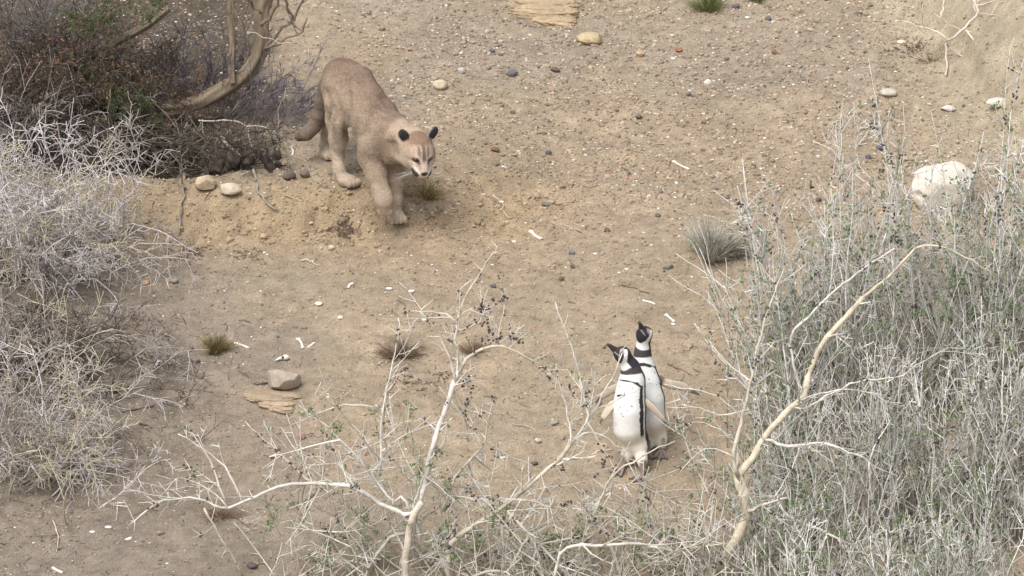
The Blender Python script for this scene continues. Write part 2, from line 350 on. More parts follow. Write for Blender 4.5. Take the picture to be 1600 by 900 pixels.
def build_stones():
    slate = C(84, 88, 100); char = C(82, 80, 82); brown = C(112, 84, 70); rust = C(142, 92, 72); cream = C(198, 184, 160); pale = C(190, 178, 156)
    grey = C(146, 140, 132); tan = C(188, 156, 122)
    stone(688, 133, 25, 17, cream, 'rounded cream stone on the slope right of the puma\'s back', cuts=2, amp=.08)
    stone(800, 115, 20, 12, slate, 'slate blue stone with white underside, upslope of the puma')
    stone(868, 109, 17, 9, C(98, 78, 74), 'flat dark purple brown stone between the slate stone and the yellow sandstone lump')
    stone(769, 80, 10, 8, slate, 'tiny dark blue stone left below the sandstone ledge')
    stone(721, 111, 13, 11, C(178, 176, 172), 'pale grey pebble right of the rounded cream stone')
    stone(1060, 78, 14, 9, rust, 'rust red stone on gravel left of the middle of the upper slope')
    stone(1209, 81, 12, 8, C(128, 92, 72), 'brown stone on the gravel below the two slate stones near the top')
    stone(1200, 29, 11, 10, slate, 'small slate stone below the top green tuft\'s right side')
    stone(1150, 10, 15, 9, C(92, 88, 104), 'purple grey stone just right of the green tuft at the top')
    stone(1001, 84, 16, 10, tan, 'tan stone right of the yellow sandstone lump')
    stone(773, 234, 17, 8, C(120, 72, 52), 'flat reddish brown stone on gravel right of the puma\'s face')
    stone(857, 239, 12, 8, slate, 'dark blue grey pebble right of the reddish brown flat stone')
    stone(801, 176, 10, 7, slate, 'small charcoal pebble straight below the slate blue stone')
    stone(918, 160, 9, 9, C(92, 100, 110), 'small blue pebble on gravel below the yellow sandstone lump')
    stone(998, 184, 11, 7, char, 'flat charcoal pebble in the middle of the upper gravel')
    stone(1177, 260, 10, 8, char, 'charcoal pebble right of the long white bone')
    stone(1106, 129, 12, 10, C(226, 222, 214), 'round white pebble alone on the upper right gravel')
    stone(1366, 157, 15, 17, C(186, 168, 146), 'small upright beige stone beside the flat pale slab')
    stone(1388, 146, 33, 12, C(186, 180, 168), 'flat pale grey slab lying at the foot of the sandy bank', amp=.1, depth=26)
    stone(1356, 245, 10, 11, slate, 'dark blue pebble behind the twigs, left one of a close pair')
    stone(1376, 232, 15, 9, C(70, 80, 100), 'larger dark blue pebble behind the twigs, right one of a close pair')
    stone(1279, 313, 11, 8, char, 'dark grey pebble among tall pale twigs')
    stone(852, 319, 14, 8, C(102, 106, 98), 'flat greenish grey stone on the slope below the puma\'s head')
    stone(948, 360, 11, 8, char, 'dark stone left of the grey cushion plant')
    stone(893, 395, 11, 10, C(112, 114, 122), 'blue grey stone upper one of two in the centre of the slope')
    stone(895, 417, 9, 8, C(104, 84, 80), 'purple brown pebble below the blue grey centre stone')
    stone(1028, 337, 10, 6, char, 'small flat dark pebble left of the cushion plant\'s top')
    stone(1045, 417, 15, 9, C(120, 122, 122), 'grey stone below left of the cushion plant')
    stone(770, 447, 10, 7, slate, 'dark pebble beside the tall tip of the berry shrub')
    stone(877, 436, 9, 9, C(110, 92, 84), 'brown pebble above the penguins to their left')
    stone(320, 288, 38, 27, C(186, 168, 142), 'blocky tan stone under the hanging roots, left of a pair', sub=4, cuts=9, amp=.2, sink=.2)
    stone(358, 298, 40, 19, C(190, 178, 158), 'flat pale stone under the hanging roots, right of a pair', sub=4, cuts=7, ang=-.3, sink=.2)
    stone(452, 276, 23, 14, C(84, 78, 76), 'dark rounded stone left of the puma\'s hind paws', sink=.2, cuts=2)
    stone(475, 274, 19, 14, C(110, 100, 90), 'brown grey stone touching the dark stone near the hind paws', sink=.2, cuts=3)
    stone(412, 370, 12, 8, tan, 'small orange tan stone below the slipped sand')
    stone(518, 387, 11, 7, C(206, 190, 168), 'pale pebble below the puma\'s hind paw')
    stone(273, 440, 15, 9, C(140, 140, 132), 'flat grey stone on the left open sand')
    stone(228, 442, 15, 9, C(186, 152, 122), 'flat tan stone left of the flat grey stone')
    stone(178, 608, 21, 15, C(112, 104, 100), 'dull grey stone at the edge of the dry left bushes')
    stone(472, 683, 12, 9, C(138, 106, 98), 'reddish stone on sand above the berry shrub\'s left arm')
    stone(394, 884, 16, 11, C(66, 66, 72), 'black stone near the bottom edge below the berry shrub')
    stone(778, 711, 14, 9, C(128, 124, 112), 'dull olive grey stone left of the penguins\' feet')
    stone(835, 724, 13, 6, char, 'flat charcoal stone beside the long diagonal branch')
    stone(867, 661, 17, 10, C(150, 150, 136), 'flat greenish stone on sand left of the front penguin')
    stone(840, 690, 11, 9, C(196, 192, 186), 'small pale grey stone below the greenish flat stone')
    stone(1138, 587, 11, 9, C(88, 94, 112), 'blue slate pebble right of the penguins')
    stone(532, 497, 9, 7, C(232, 228, 218), 'small white stone in the middle of the left sand')
    # pale boulder behind the right bushes, streaked white
    stone(1474, 302, 104, 92, C(214, 208, 196), 'big pale boulder behind the tall twigs at right', name='boulder', cat='boulder', sub=5, cuts=0, amp=.24, depth=80, sink=.35, seed=3)
    stone(1510, 618, 62, 40, C(176, 170, 164), 'grey boulder half hidden inside the right thicket', name='boulder', cat='boulder', sub=4, cuts=8, amp=.2, sink=.3)
    stone(442, 600, 56, 32, C(160, 148, 136), 'grey brown rock sitting on a layered sandstone ledge', name='rock', cat='rock', sub=5, cuts=8, amp=.14, sink=.1, ang=-.1)
    ledge(428, 628, 80, [(0, 0, 1.0, 10), (-6, 7, .9, 11), (4, 14, .75, 10), (10, 20, .5, 8)], C(158, 140, 118), 'layered brown sandstone ledge under the grey brown rock', 1, .012)
    ledge(850, 20, 118, [(-6, -18, .9, 22), (2, -4, 1.0, 34), (-2, 10, .96, 30), (16, 20, .62, 24)], C(166, 146, 119), 'broken orange sandstone ledge at the top of the slope', 2)
    stone(921, 60, 50, 20, C(178, 160, 126), 'soft yellow sandstone lump below the orange ledge', name='sandstone_lump', cat='rock', sub=4, cuts=3, amp=.18, sink=.5, ang=.2)
    # white streaked clods on the sandy bank
    stone(1560, 160, 42, 16, C(206, 200, 188), 'white stained clod on the sandy bank at the right edge', name='clod', cat='clod', sub=4, amp=.25, cuts=3, ang=.5, sink=.4)
    stone(1482, 170, 26, 9, C(206, 202, 194), 'white stained clod at the foot of the sandy bank', name='clod', cat='clod', sub=4, amp=.22, cuts=3, ang=.3, sink=.4)
    w = C(216, 212, 203)
    bone([(1052, 253), (1064, 260), (1076, 265)], .006, 'long white bone with knobbed ends on the right gravel')
    bone([(830, 363), (837, 370), (845, 374)], .008, 'short pinkish bone on the sand in mid slope', col=C(226, 208, 198))
    bone([(466, 531), (471, 537), (473, 544)], .007, 'curved white bone between the green tuft and the brown mat', knob=1.3, col=w)
    bone([(481, 544), (487, 540), (491, 537)], .007, 'short white bone beside the curved bone', knob=1.2, col=w)
    bone([(368, 537), (378, 540), (388, 544)], .006, 'long pale bone poking from the green grass tuft', col=C(222, 214, 200))
    bone([(544, 451), (547, 446), (552, 444)], .007, 'chipped white bone above the brown dry mat', knob=1.2, col=w)
    bone([(1041, 493), (1046, 497), (1053, 503)], .006, 'white bone on the sand above the penguins', col=w)
    bone([(1004, 470), (1018, 474), (1024, 477)], .006, 'white splinter of bone near the rear penguin\'s head', knob=1.0, col=w)
    bone([(82, 888), (90, 893), (98, 896)], .008, 'curved white bone at the bottom left edge', knob=1.0, col=w)
    bone([(455, 231), (458, 237), (457, 243)], .006, 'small white bone beside the puma\'s tail', col=w)
    for px, py, lab in ((249, 570, 'tiny white skull at the edge of the dry left bushes'), (446, 563, 'tiny white skull on sand above the grey brown rock')):
        p = gp(px, py); m = MB()
        m.ball((0, 0, .014), (.017, .014, .012), w, 3); m.tube([(-.012, 0, .013), (-.03, -.006, .010), (-.05, -.012, .004)], [.009, .006, .002], w, 7)
        for s in (-1, 1): m.ball((-.012, s * .010, .018), .0055, C(60, 54, 50), 2)
        o = m.build('skull', M_BONE); o.location = p; o.rotation_euler = (0, 0, 1.0 if px < 300 else .1); tag(o, lab, 'skull')
    shell(498, 475, 15, w, 'broad white shell on the sand in the left middle', lng=1.3)
    shell(608, 452, 14, w, 'white shell left of the tall berry shrub tip', lng=1.8)
    shell(643, 456, 13, w, 'white shell beside the tall berry shrub tip', lng=1.9)
    shell(1052, 507, 9, w, 'white shell touching the bone above the penguins', lng=1.4)
    shell(785, 716, 12, w, 'white shell below the berry shrub in the sand gap', lng=2)
    shell(169, 825, 13, w, 'white shell at lower left, upper right of a pair', lng=1.6)
    shell(144, 832, 11, C(226, 224, 222), 'white shell at lower left, lower left of a pair', lng=1.6)
    shell(201, 843, 15, C(214, 210, 204), 'folded grey white shell at lower left', lng=2.2, ang=.6)
    shell(1408, 67, 18, C(232, 206, 186), 'pink white shell on rusty soil near the dead branch', lng=1.5)
    shell(784, 316, 10, w, 'white shell by the pale curved twig', lng=1.2)
    shell(803, 378, 8, w, 'small white shell in the centre of the slope', lng=1.2)
    shell(930, 397, 9, w, 'white shell between centre stones and cushion plant', lng=1.5)
    shell(979, 421, 9, w, 'white shell below left of the cushion plant', lng=1.9)
    shell(1052, 92, 9, w, 'white shell below the rust red stone', lng=1.3)
    shell(1168, 28, 11, w, 'white shell below the green tuft at the top', lng=1.5)
    shell(662, 500, 9, C(226, 222, 214), 'white shell right of the small white stone', lng=1.5)
def ledge(px, py, w, layers, col, label, seed, lift=-.006):
    rng = np.random.RandomState(seed); p = gp(px, py); root = thing('sandstone_ledge', p, label, 'ledge')
    for k, (dx, dy, s, h) in enumerate(layers):
        q = gp(px + dx, py + dy)
        v, f = ICO[5]; v = v.copy(); off = rng.rand(3) * 30
        v = np.sign(v) * np.abs(v) ** .65
        v *= (1 + .45 * (n3(v + off, 1.7, 3) - .5) + .26 * (n3(v + off, 5, 7) - .5) + .16 * (n3(v + off, 15, 8) - .5))[:, None]
        v[:, :2] *= (1 + .22 * (n3(v * [.3, .3, 5] + off, 2.2, 4) - .5))[:, None]
        v *= np.array([w * s * M_PX / 2, w * .42 * M_PX / 2, h * M_PX * .66])
        v = v @ np.array(Matrix.Rotation(.10 + .05 * rng.randn(), 3, 'Y').transposed())
        c = col * (.55 + .85 * n3(v * [8, 8, 70] + off, 1.0, 5))[:, None]
        mesh_obj('rock_layer', v + np.array(q) + [0, .05, lift], f, c, M_STONE, root, smooth=False)

# ------------------------------------------------------------------ implicit surfaces for the animals
class Field:
    def __init__(self, lo, hi, h):
        self.lo = np.array(lo, float); self.h = h; self.n = np.ceil((np.array(hi) - self.lo) / h).astype(int) + 1
        self.F = np.full(self.n, 1.0, np.float32)
    def _sub(self, a, b):
        i0 = np.clip(np.floor((a - self.lo) / self.h).astype(int), 0, self.n - 1); i1 = np.clip(np.ceil((b - self.lo) / self.h).astype(int) + 1, 1, self.n)
        g = [self.lo[k] + self.h * np.arange(i0[k], i1[k]) for k in range(3)]
        return tuple(slice(i0[k], i1[k]) for k in range(3)), g[0][:, None, None], g[1][None, :, None], g[2][None, None, :]
    def _mix(self, s, d, k, sub=False):
        a = self.F[s]
        if sub: a = -a
        hh = np.maximum(k - np.abs(a - d), 0) / k; m = np.minimum(a, d) - hh * hh * k * .25
        self.F[s] = -m if sub else m
    def cone(self, a, b, ra, rb, k=.03):
        a = np.array(a, float); b = np.array(b, float); m = max(ra, rb) + k + 2 * self.h
        s, x, y, z = self._sub(np.minimum(a, b) - m, np.maximum(a, b) + m); ab = b - a; l2 = ab @ ab + 1e-9
        t = np.clip(((x - a[0]) * ab[0] + (y - a[1]) * ab[1] + (z - a[2]) * ab[2]) / l2, 0, 1)
        d = np.sqrt((x - a[0] - t * ab[0]) ** 2 + (y - a[1] - t * ab[1]) ** 2 + (z - a[2] - t * ab[2]) ** 2) - (ra + (rb - ra) * t)
        self._mix(s, d, k)
    def chain(self, P, k=.03):
        for (p, r), (q, u) in zip(P[:-1], P[1:]): self.cone(p, q, r, u, k)
    def ell(self, c, r, M=None, k=.03, sub=False):
        """ellipsoid with axes = columns of M"""
        c = np.array(c, float); r = np.array(r, float); M = np.eye(3) if M is None else np.array(M); m = max(r) + k + 2 * self.h
        s, x, y, z = self._sub(c - m, c + m); x = x - c[0]; y = y - c[1]; z = z - c[2]
        u = [(x * M[0, i] + y * M[1, i] + z * M[2, i]) / r[i] for i in range(3)]
        k0 = np.sqrt(u[0] ** 2 + u[1] ** 2 + u[2] ** 2); k1 = np.sqrt((u[0] / r[0]) ** 2 + (u[1] / r[1]) ** 2 + (u[2] / r[2]) ** 2) + 1e-6
        self._mix(s, k0 * (k0 - 1) / k1, k, sub)
    def mesh(self, smooth=2):
        F = self.F; S = F < 0; n = np.array(F.shape)
        cnt = sum(S[i:n[0] - 1 + i, j:n[1] - 1 + j, k:n[2] - 1 + k].astype(np.int8) for i in (0, 1) for j in (0, 1) for k in (0, 1))
        act = np.argwhere((cnt > 0) & (cnt < 8)); idm = -np.ones(n - 1, np.int64); idm[tuple(act.T)] = np.arange(len(act))
        acc = np.zeros((len(act), 3)); num = np.zeros(len(act))
        for ax in range(3):
            o = [q for q in range(3) if q != ax]
            for da in (0, 1):
                for db in (0, 1):
                    p0 = act.copy(); p0[:, o[0]] += da; p0[:, o[1]] += db; p1 = p0.copy(); p1[:, ax] += 1
                    f0 = F[tuple(p0.T)]; f1 = F[tuple(p1.T)]; m = (f0 < 0) != (f1 < 0)
                    t = np.where(m, f0 / np.where(m, f0 - f1, 1), 0); q = p0.astype(float); q[:, ax] += t
                    acc[m] += q[m]; num[m] += 1
        v = self.lo + self.h * acc / num[:, None]; faces = []
        for ax in range(3):
            o = [(ax + 1) % 3, (ax + 2) % 3]
            sl0 = [slice(None)] * 3; sl1 = [slice(None)] * 3; sl0[ax] = slice(0, n[ax] - 1); sl1[ax] = slice(1, None)
            e = np.argwhere(S[tuple(sl0)] != S[tuple(sl1)]); e = e[(e[:, o[0]] > 0) & (e[:, o[1]] > 0) & (e[:, o[0]] < n[o[0]] - 1) & (e[:, o[1]] < n[o[1]] - 1)]
            ins = S[tuple(e.T)]; q = []
            for da, db in ((-1, -1), (0, -1), (0, 0), (-1, 0)):
                c = e.copy(); c[:, o[0]] += da; c[:, o[1]] += db; q.append(idm[tuple(c.T)])
            q = np.stack(q, -1); q = np.where(ins[:, None], q, q[:, ::-1]); faces.append(q)
        f = np.concatenate(faces)
        for _ in range(smooth):
            s = np.zeros_like(v); c = np.zeros(len(v))
            for a in range(4):
                np.add.at(s, f[:, a], v[f[:, (a + 1) % 4]]); np.add.at(c, f[:, a], 1)
            v = v * .4 + .6 * s / np.maximum(c, 1)[:, None]
        return v, f
def vnormals(v, f):
    n = np.cross(v[f[:, 2]] - v[f[:, 0]], v[f[:, 3]] - v[f[:, 1]]); N = np.zeros_like(v)
    for a in range(4): np.add.at(N, f[:, a], n)
    return N / (np.linalg.norm(N, axis=1)[:, None] + 1e-12)
def mixc(c, k, col): k = np.clip(k, 0, 1)[:, None]; return c + (np.asarray(col) - c) * k
def seg_dist(v, a, b):
    a = np.array(a); b = np.array(b); ab = b - a; t = np.clip((v - a) @ ab / (ab @ ab), 0, 1)
    return np.linalg.norm(v - a - t[:, None] * ab, axis=1), t

# ------------------------------------------------------------------ THE PUMA
def build_puma():
    yr = gp(547, 291); yl = gp(510, 248); yf = gp(621, 348)
    Yh = (yr.y + yl.y) / 2 + .0; Ys = yf.y + .03
    print('puma depths', yr.y, yl.y, yf.y, Yh, Ys)
    def q(px, py, s=0.0, dy=0.0): return np.array(at(px, py, Yh + (Ys - Yh) * s + dy))
    ax = np.array([.5, -.866, 0]); rt = np.array([-.866, -.5, 0])
    head = q(652, 235, 1.55); HS = .98
    P0 = q(533, 130, 0); lo = np.array([P0[0] - .34, min(Ys - .42, head[1] - .25), yf.z - .1]); hi = np.array([head[0] + .25, yl.y + .35, P0[2] + .3])
    Fd = Field(lo, hi, .0046)
    # trunk
    Fd.chain([(q(525, 133, -.14), .062), (q(535, 123, 0), .086), (q(550, 140, .30), .085), (q(566, 158, .58), .094), (q(579, 182, .85), .098), (q(594, 206, 1.05), .088)], .045)
    Fd.cone(q(548, 170, .3), q(568, 190, .7), .055, .070, .05)                       # belly
    Fd.chain([(q(548, 107, .22), .036), (q(565, 121, .5), .040), (q(580, 147, .82), .038), (q(595, 174, .98), .048)], .04)      # spine to withers
    Fd.cone(q(602, 180, .98), q(595, 214, 1.02), .050, .070, .05)
    Fd.chain([(q(600, 205, 1.05), .082), (q(617, 205, 1.25), .068), (q(637, 222, 1.45), .063)], .045)     # neck
    Fd.cone(q(606, 236, 1.10), q(634, 236, 1.35), .055, .055, .05)                     # throat
    # right hind leg (towards us)
    Fd.chain([(q(526, 138, 0, -.05), .070), (q(529, 166, .1, -.10), .055), (q(534, 194, .15, -.13), .041)], .025)
    hk = np.array(at(527, 240, yr.y + .085))
    Fd.chain([(q(523, 145, 0, -.02), .055), (q(524, 188, 0, -.05), .040), (np.array(at(526, 218, yr.y + .09)), .033), (hk, .027)], .025)
    Fd.chain([(q(534, 192, .15, -.12), .042), (np.array(at(531, 218, yr.y + .06)), .035), (hk, .028), (np.array(at(530, 266, yr.y + .035)), .026), (np.array(at(536, 280, yr.y + .01)), .026)], .02)
    paws = [(yr, 543, 286, yr.y, np.array([.70, -.71, 0]), 1.0)]
    # left hind leg (behind)
    Fd.chain([(q(520, 142, -.1, .06), .056), (np.array(at(514, 180, yl.y - .03)), .035), (np.array(at(512, 208, yl.y + .03)), .028), (np.array(at(509, 224, yl.y + .05)), .026), (np.array(at(510, 240, yl.y + .01)), .026)], .03)
    paws += [(yl, 512, 245, yl.y, np.array([.5, -.86, 0]), .85)]
    # right fore leg, lifted and folded at the wrist
    fr = [(q(590, 200, .95, -.06), .066), (q(579, 228, .98, -.07), .050), (q(577, 246, 1.0, -.06), .045), (q(587, 274, 1.0, -.10), .039), (q(596, 301, 1.0, -.14), .034), (q(600, 314, 1.0, -.16), .035), (q(601, 323, 1.0, -.14), .030)]
    Fd.chain(fr, .035)
    Fd.cone(q(592, 205, .95, -.02), q(579, 234, 1, -.02), .058, .045, .035)
    # left fore leg, planted
    Fd.chain([(q(612, 222, 1.05, .02), .062), (q(618, 250, 1.0, .03), .042), (q(619, 282, 1.0, .0), .033), (q(618, 312, 1.0, -.01), .026), (np.array(at(618, 334, yf.y + .01)), .029)], .025)
    paws += [(yf, 619, 343, yf.y, np.array([.25, -.97, 0]), 1.05)]
    for g, px, py, y, d, s in paws:
        side = np.array([-d[1], d[0], 0]); c = np.array(at(px, py, y)); c[2] = max(H(c[0], c[1]) + .028 * s, c[2] - .01)
        Fd.ell(c, (.040 * s, .046 * s, .029 * s), np.stack([side, d, [0, 0, 1]], 1), .015)
        for w in (-1.5, -.5, .5, 1.5):
            t = c + d * (.047 - .006 * abs(w)) * s + side * w * .0195 * s - np.array([0, 0, .004])
            Fd.ell(t, (.0112 * s, .020 * s, .017 * s), np.stack([side, d, [0, 0, 1]], 1), .003)
    t0 = q(602, 325, 1.0, -.15)
    for w in (-1.5, -.5, .5, 1.5):
        t = t0 + np.array([w * .017, -.012, -.014 + .003 * abs(w)]); Fd.ell(t, (.012, .016, .018), None, .006)
    # tail
    tail = [(q(511, 134, -.2), .038), (q(504, 158, -.28), .029), (q(498, 180, -.33), .027), (q(490, 198, -.36), .027), (q(479, 209, -.38), .026), (q(467, 214, -.40), .019)]
    Fd.chain(tail, .03)
    # head in its own frame: f forward, l the puma's left, u up
    yaw, pit, rol = R(18), R(-28), R(-3)
    f = np.array([math.sin(yaw) * math.cos(pit), -math.cos(yaw) * math.cos(pit), math.sin(pit)])
    l = np.array([math.cos(yaw), math.sin(yaw), 0]); u = np.cross(f, l); u = u if u[2] > 0 else -u
    l, u = l * math.cos(rol) + u * math.sin(rol), u * math.cos(rol) - l * math.sin(rol)
    B0 = np.stack([f, l, u], 1); B = B0 * HS
    def hd(a, b, c): return head + B @ np.array([a, b, c])
    Fd.cone(hd(-.035, 0, .004), hd(.030, 0, .012), .070, .062, .04)
    Fd.cone(hd(-.10, 0, -.05), hd(0, 0, -.01), .075, .068, .05)
    for s in (-1, 1):
        Fd.ell(hd(.020, s * .045, -.022), (.043, .032, .038), B0, .03)
        Fd.ell(hd(.064, s * .030, .030), (.018, .018, .012), B0, .02)
        Fd.ell(hd(.106, s * .0195, -.036), (.025, .021, .020), B0, .012)
    Fd.cone(hd(.052, 0, -.015), hd(.098, 0, -.030), .047, .034, .03)
    Fd.cone(hd(.050, 0, .034), hd(.118, 0, -.012), .030, .0165, .025)
    Fd.cone(hd(.060, 0, -.055), hd(.100, 0, -.062), .028, .018, .02)
    for s in (-1, 1): Fd.ell(hd(.085, s * .032, .018), (.014, .013, .010), B0, .012, True)
    ears = []
    for s in (-1, 1):
        e0 = np.array([-.018, s * .056, .054]); up = np.array([-.30, s * .62 if s < 0 else .40, .80]); up /= np.linalg.norm(up)
        fr_ = np.array([.75, s * .30, .55]); fr_ -= up * (fr_ @ up); fr_ /= np.linalg.norm(fr_); sd_ = np.cross(up, fr_)
        E = B0 @ np.stack([sd_, fr_, up], 1); c = hd(*(e0 + up * .030))
        Fd.ell(c, (.024, .011, .036), E, .006); ears.append((c, E))
    # hollows between the muscles: behind the thigh, behind the shoulder blade, at the throat, under the hip
    def skin(px, py):
        r = np.array(ray(px, py)); p = np.array(CAM) + r * np.arange(27.5, 33.5, .004)[:, None]
        ii = np.round((p - Fd.lo) / Fd.h).astype(int); ok = ((ii >= 0) & (ii < Fd.n)).all(1); p = p[ok]; val = Fd.F[tuple(ii[ok].T)]
        return p[int(np.argmax(val < 0))] - r / np.linalg.norm(r) * .010
    for line, rad in (([(536, 132), (540, 150), (542, 172), (543, 196), (545, 208)], .017), ([(588, 172), (580, 190), (572, 208)], .013), ([(613, 228), (616, 240)], .016), ([(508, 146), (513, 168), (517, 190)], .013), ([(600, 152), (608, 165)], .012), ([(560, 118), (566, 128)], .010)):
        pts_ = [skin(*z) for z in line]
        for a_, b_ in zip(pts_[:-1], pts_[1:]):
            a0 = np.array(a_); b0 = np.array(b_); m_ = rad + .04; lo_ = np.minimum(a0, b0) - m_; hi_ = np.maximum(a0, b0) + m_
            s_, x_, y_, z_ = Fd._sub(lo_, hi_); ab_ = b0 - a0; t_ = np.clip(((x_ - a0[0]) * ab_[0] + (y_ - a0[1]) * ab_[1] + (z_ - a0[2]) * ab_[2]) / (ab_ @ ab_ + 1e-9), 0, 1)
            Fd._mix(s_, np.sqrt((x_ - a0[0] - t_ * ab_[0]) ** 2 + (y_ - a0[1] - t_ * ab_[1]) ** 2 + (z_ - a0[2] - t_ * ab_[2]) ** 2) - rad, .035, True)
    v, fc = Fd.mesh(2)
    N = vnormals(v, fc)
    fur_rough = (n3(v, 70, 1) - .5) * .0035; v = v + N * fur_rough[:, None]
    # ---- coat colours
    back = C(128, 109, 95); flank = C(158, 140, 121); pale = C(184, 168, 149); white = C(226, 218, 206); blk = C(52, 48, 50)
    c = np.tile(flank, (len(v), 1)); up_ = N[:, 2]
    spine = [q(505, 110, -.15), q(533, 94, 0), q(558, 98, .25), q(583, 114, .55), q(607, 152, .85), q(632, 178, 1.1), q(650, 205, 1.45)]
    dsp = np.min([seg_dist(v, a, b)[0] for a, b in zip(spine[:-1], spine[1:])], 0)
    c = mixc(c, sstep(.20, .03, dsp) * .9, back); c = mixc(c, sstep(.05, .01, dsp) * .45, C(104, 84, 73))
    low = sstep(.36, .12, v[:, 2] - height(v[:, 0], v[:, 1], False)); body = v[:, 1] < 99
    c = mixc(c, low * .55, pale)
    c = mixc(c, sstep(-.2, -.8, up_) * .7, white)
    td = np.min([seg_dist(v, a[0], b[0])[0] for a, b in zip(tail[:-1], tail[1:])], 0)
    c = mixc(c, sstep(.065, .045, td), C(126, 112, 100)); c = mixc(c, sstep(.05, .02, np.linalg.norm(v - tail[-1][0], axis=1)) * .6, C(84, 72, 68))
    c = mixc(c, sstep(.055, .022, np.linalg.norm((v - skin(600, 261)) * [1, .6, 1.2], axis=1)), white)               # chest
    c = mixc(c, sstep(.09, .05, np.linalg.norm(v - q(600, 322, 1.0, -.14), axis=1)) * .3, C(150, 128, 112))
    # head markings, in head coordinates
    hq = (v - head) @ B0 / HS; a, b, h = hq.T; ab = np.abs(b); near = sstep(.19, .15, np.linalg.norm(hq, axis=1))
    hc = np.tile(C(176, 156, 136), (len(v), 1))
    hc = mixc(hc, sstep(.055, .035, np.hypot(a + .0, ab * .7)) * sstep(.03, .06, h) * .8, C(130, 103, 86))          # brown crown
    hc = mixc(hc, sstep(.05, .075, a) * sstep(.05, .03, ab) * .75, C(190, 174, 158))
    hc = mixc(hc, sstep(.008, .003, np.abs(ab - .003)) * sstep(.02, .06, a) * sstep(.02, .035, h) * .8, C(104, 78, 64))
    hc = mixc(hc, sstep(.010, .004, np.abs(ab - .022)) * sstep(.03, .07, a) * sstep(.03, .045, h) * .75, C(118, 92, 76))
    hc = mixc(hc, sstep(.024, .010, np.hypot(ab - .043, h - .000)) * sstep(.03, .06, a) * .8, C(210, 196, 178))
    hc = mixc(hc, sstep(.014, .006, np.hypot(ab - .030, (h - .040) * 1.2)) * sstep(.02, .05, a) * .7, C(210, 198, 182))
    hc = mixc(hc, sstep(-.038, -.052, h) * sstep(-.04, .03, a), white)
    hc = mixc(hc, sstep(.045, .02, np.hypot(a - .035, h + .030)) * sstep(.03, .05, ab) * .6, C(210, 196, 178))
    muz = sstep(.075, .088, a) * sstep(.00, -.02, h)
    hc = mixc(hc, sstep(.05, .085, a) * sstep(.02, -.01, h) * .6, C(204, 190, 172))
    hc = mixc(hc, muz, C(216, 206, 192))
    hc = mixc(hc, sstep(.018, .010, np.hypot(ab - .037, h + .032)) * sstep(.075, .09, a), C(70, 58, 54))       # dark patch at the whisker pads
    hc = mixc(hc, sstep(.006, .003, np.abs(h + .053 - .15 * (ab - .01))) * sstep(.088, .098, a) * sstep(.034, .026, ab), C(74, 56, 52))   # mouth line
    hc = mixc(hc, sstep(.0195, .0135, np.hypot(ab - .034, (h - .020) * 1.35)) * sstep(.05, .07, a) * .9, C(72, 54, 46))           # eye lining
    hc = mixc(hc, sstep(.014, .008, np.hypot(ab - .024, (h - .004) * .9)) * sstep(.06, .08, a) * .35, C(110, 84, 70))          # tear line
    c = c * (1 - near[:, None]) + hc * near[:, None]
    for ec, E in ears:
        e = (v - ec) @ E; rr = np.hypot(e[:, 0] / .024, e[:, 2] / .036); m = (np.linalg.norm(e, axis=1) < .05) * sstep(1.12, 1.0, rr) * sstep(-.028, -.018, e[:, 2]) * sstep(.020, .014, np.abs(e[:, 1]))
        c = mixc(c, m, C(60, 56, 58)); c = mixc(c, m * sstep(.80, .98, rr) * sstep(.02, -.01, e[:, 2] - .018) * .75, C(178, 164, 148))
    c = c * (.90 + .2 * n3(v, 45, 4))[:, None]
    root = thing('puma', (yf.x, yf.y, yf.z), 'tawny puma stalking down the slope with one forepaw raised', 'puma')
    mesh_obj('body', v, fc, c, M_FUR, root)
    # short coat of hair
    rng = np.random.RandomState(3); tri = fc[:, [0, 1, 2]]; area = np.linalg.norm(np.cross(v[tri[:, 1]] - v[tri[:, 0]], v[tri[:, 2]] - v[tri[:, 0]]), axis=1)
    nh = 110000; pick = rng.choice(len(tri), nh, p=area / area.sum()); w = rng.dirichlet((1, 1, 1), nh)
    ti = tri[pick]; p = (v[ti] * w[..., None]).sum(1); nn = N[ti[:, 0]]; cc = c[ti[:, 0]] * (rng.uniform(.66, 1.28, (nh, 1)) * (.72 + .56 * n3(p, 95, 14))[:, None])
    hq = (p - head) @ B0 / HS; isH = np.linalg.norm(hq, axis=1) < .17
    g = np.tile(-ax * .8 + np.array([0, 0, -.75]), (nh, 1)); g[isH] = -f * 1.0 + np.array([0, 0, -.1]); g += rng.randn(nh, 3) * .25
    g -= nn * (g * nn).sum(1)[:, None]; g /= np.linalg.norm(g, axis=1)[:, None] + 1e-9
    L = np.where(isH, .005, .009) * rng.uniform(.5, 1.3, nh); L *= .55 + .45 * sstep(.10, .35, p[:, 2] - height(p[:, 0], p[:, 1], False)); L = np.where(hq[:, 0] > .06, .003, L); L = np.where(isH & (hq[:, 2] > .052) & (np.abs(hq[:, 1]) > .04), .002, L)
    tip = p + g * L[:, None] * .93 + nn * (L * .26)[:, None]; sdv = np.cross(g, nn) * (.0010 + .0006 * rng.rand(nh))[:, None]
    ok = ~((np.hypot(np.abs(hq[:, 1]) - .034, hq[:, 2] - .020) < .016) & (hq[:, 0] > .05)); ok &= hq[:, 0] < .112
    V = np.stack([p - sdv, p + sdv, tip], 1)[ok].reshape(-1, 3); Fh = np.arange(len(V)).reshape(-1, 3)
    tag(mesh_obj('fur', V, Fh, np.repeat(cc[ok], 3, 0), M_FUR, root, smooth=False), kind='stuff')
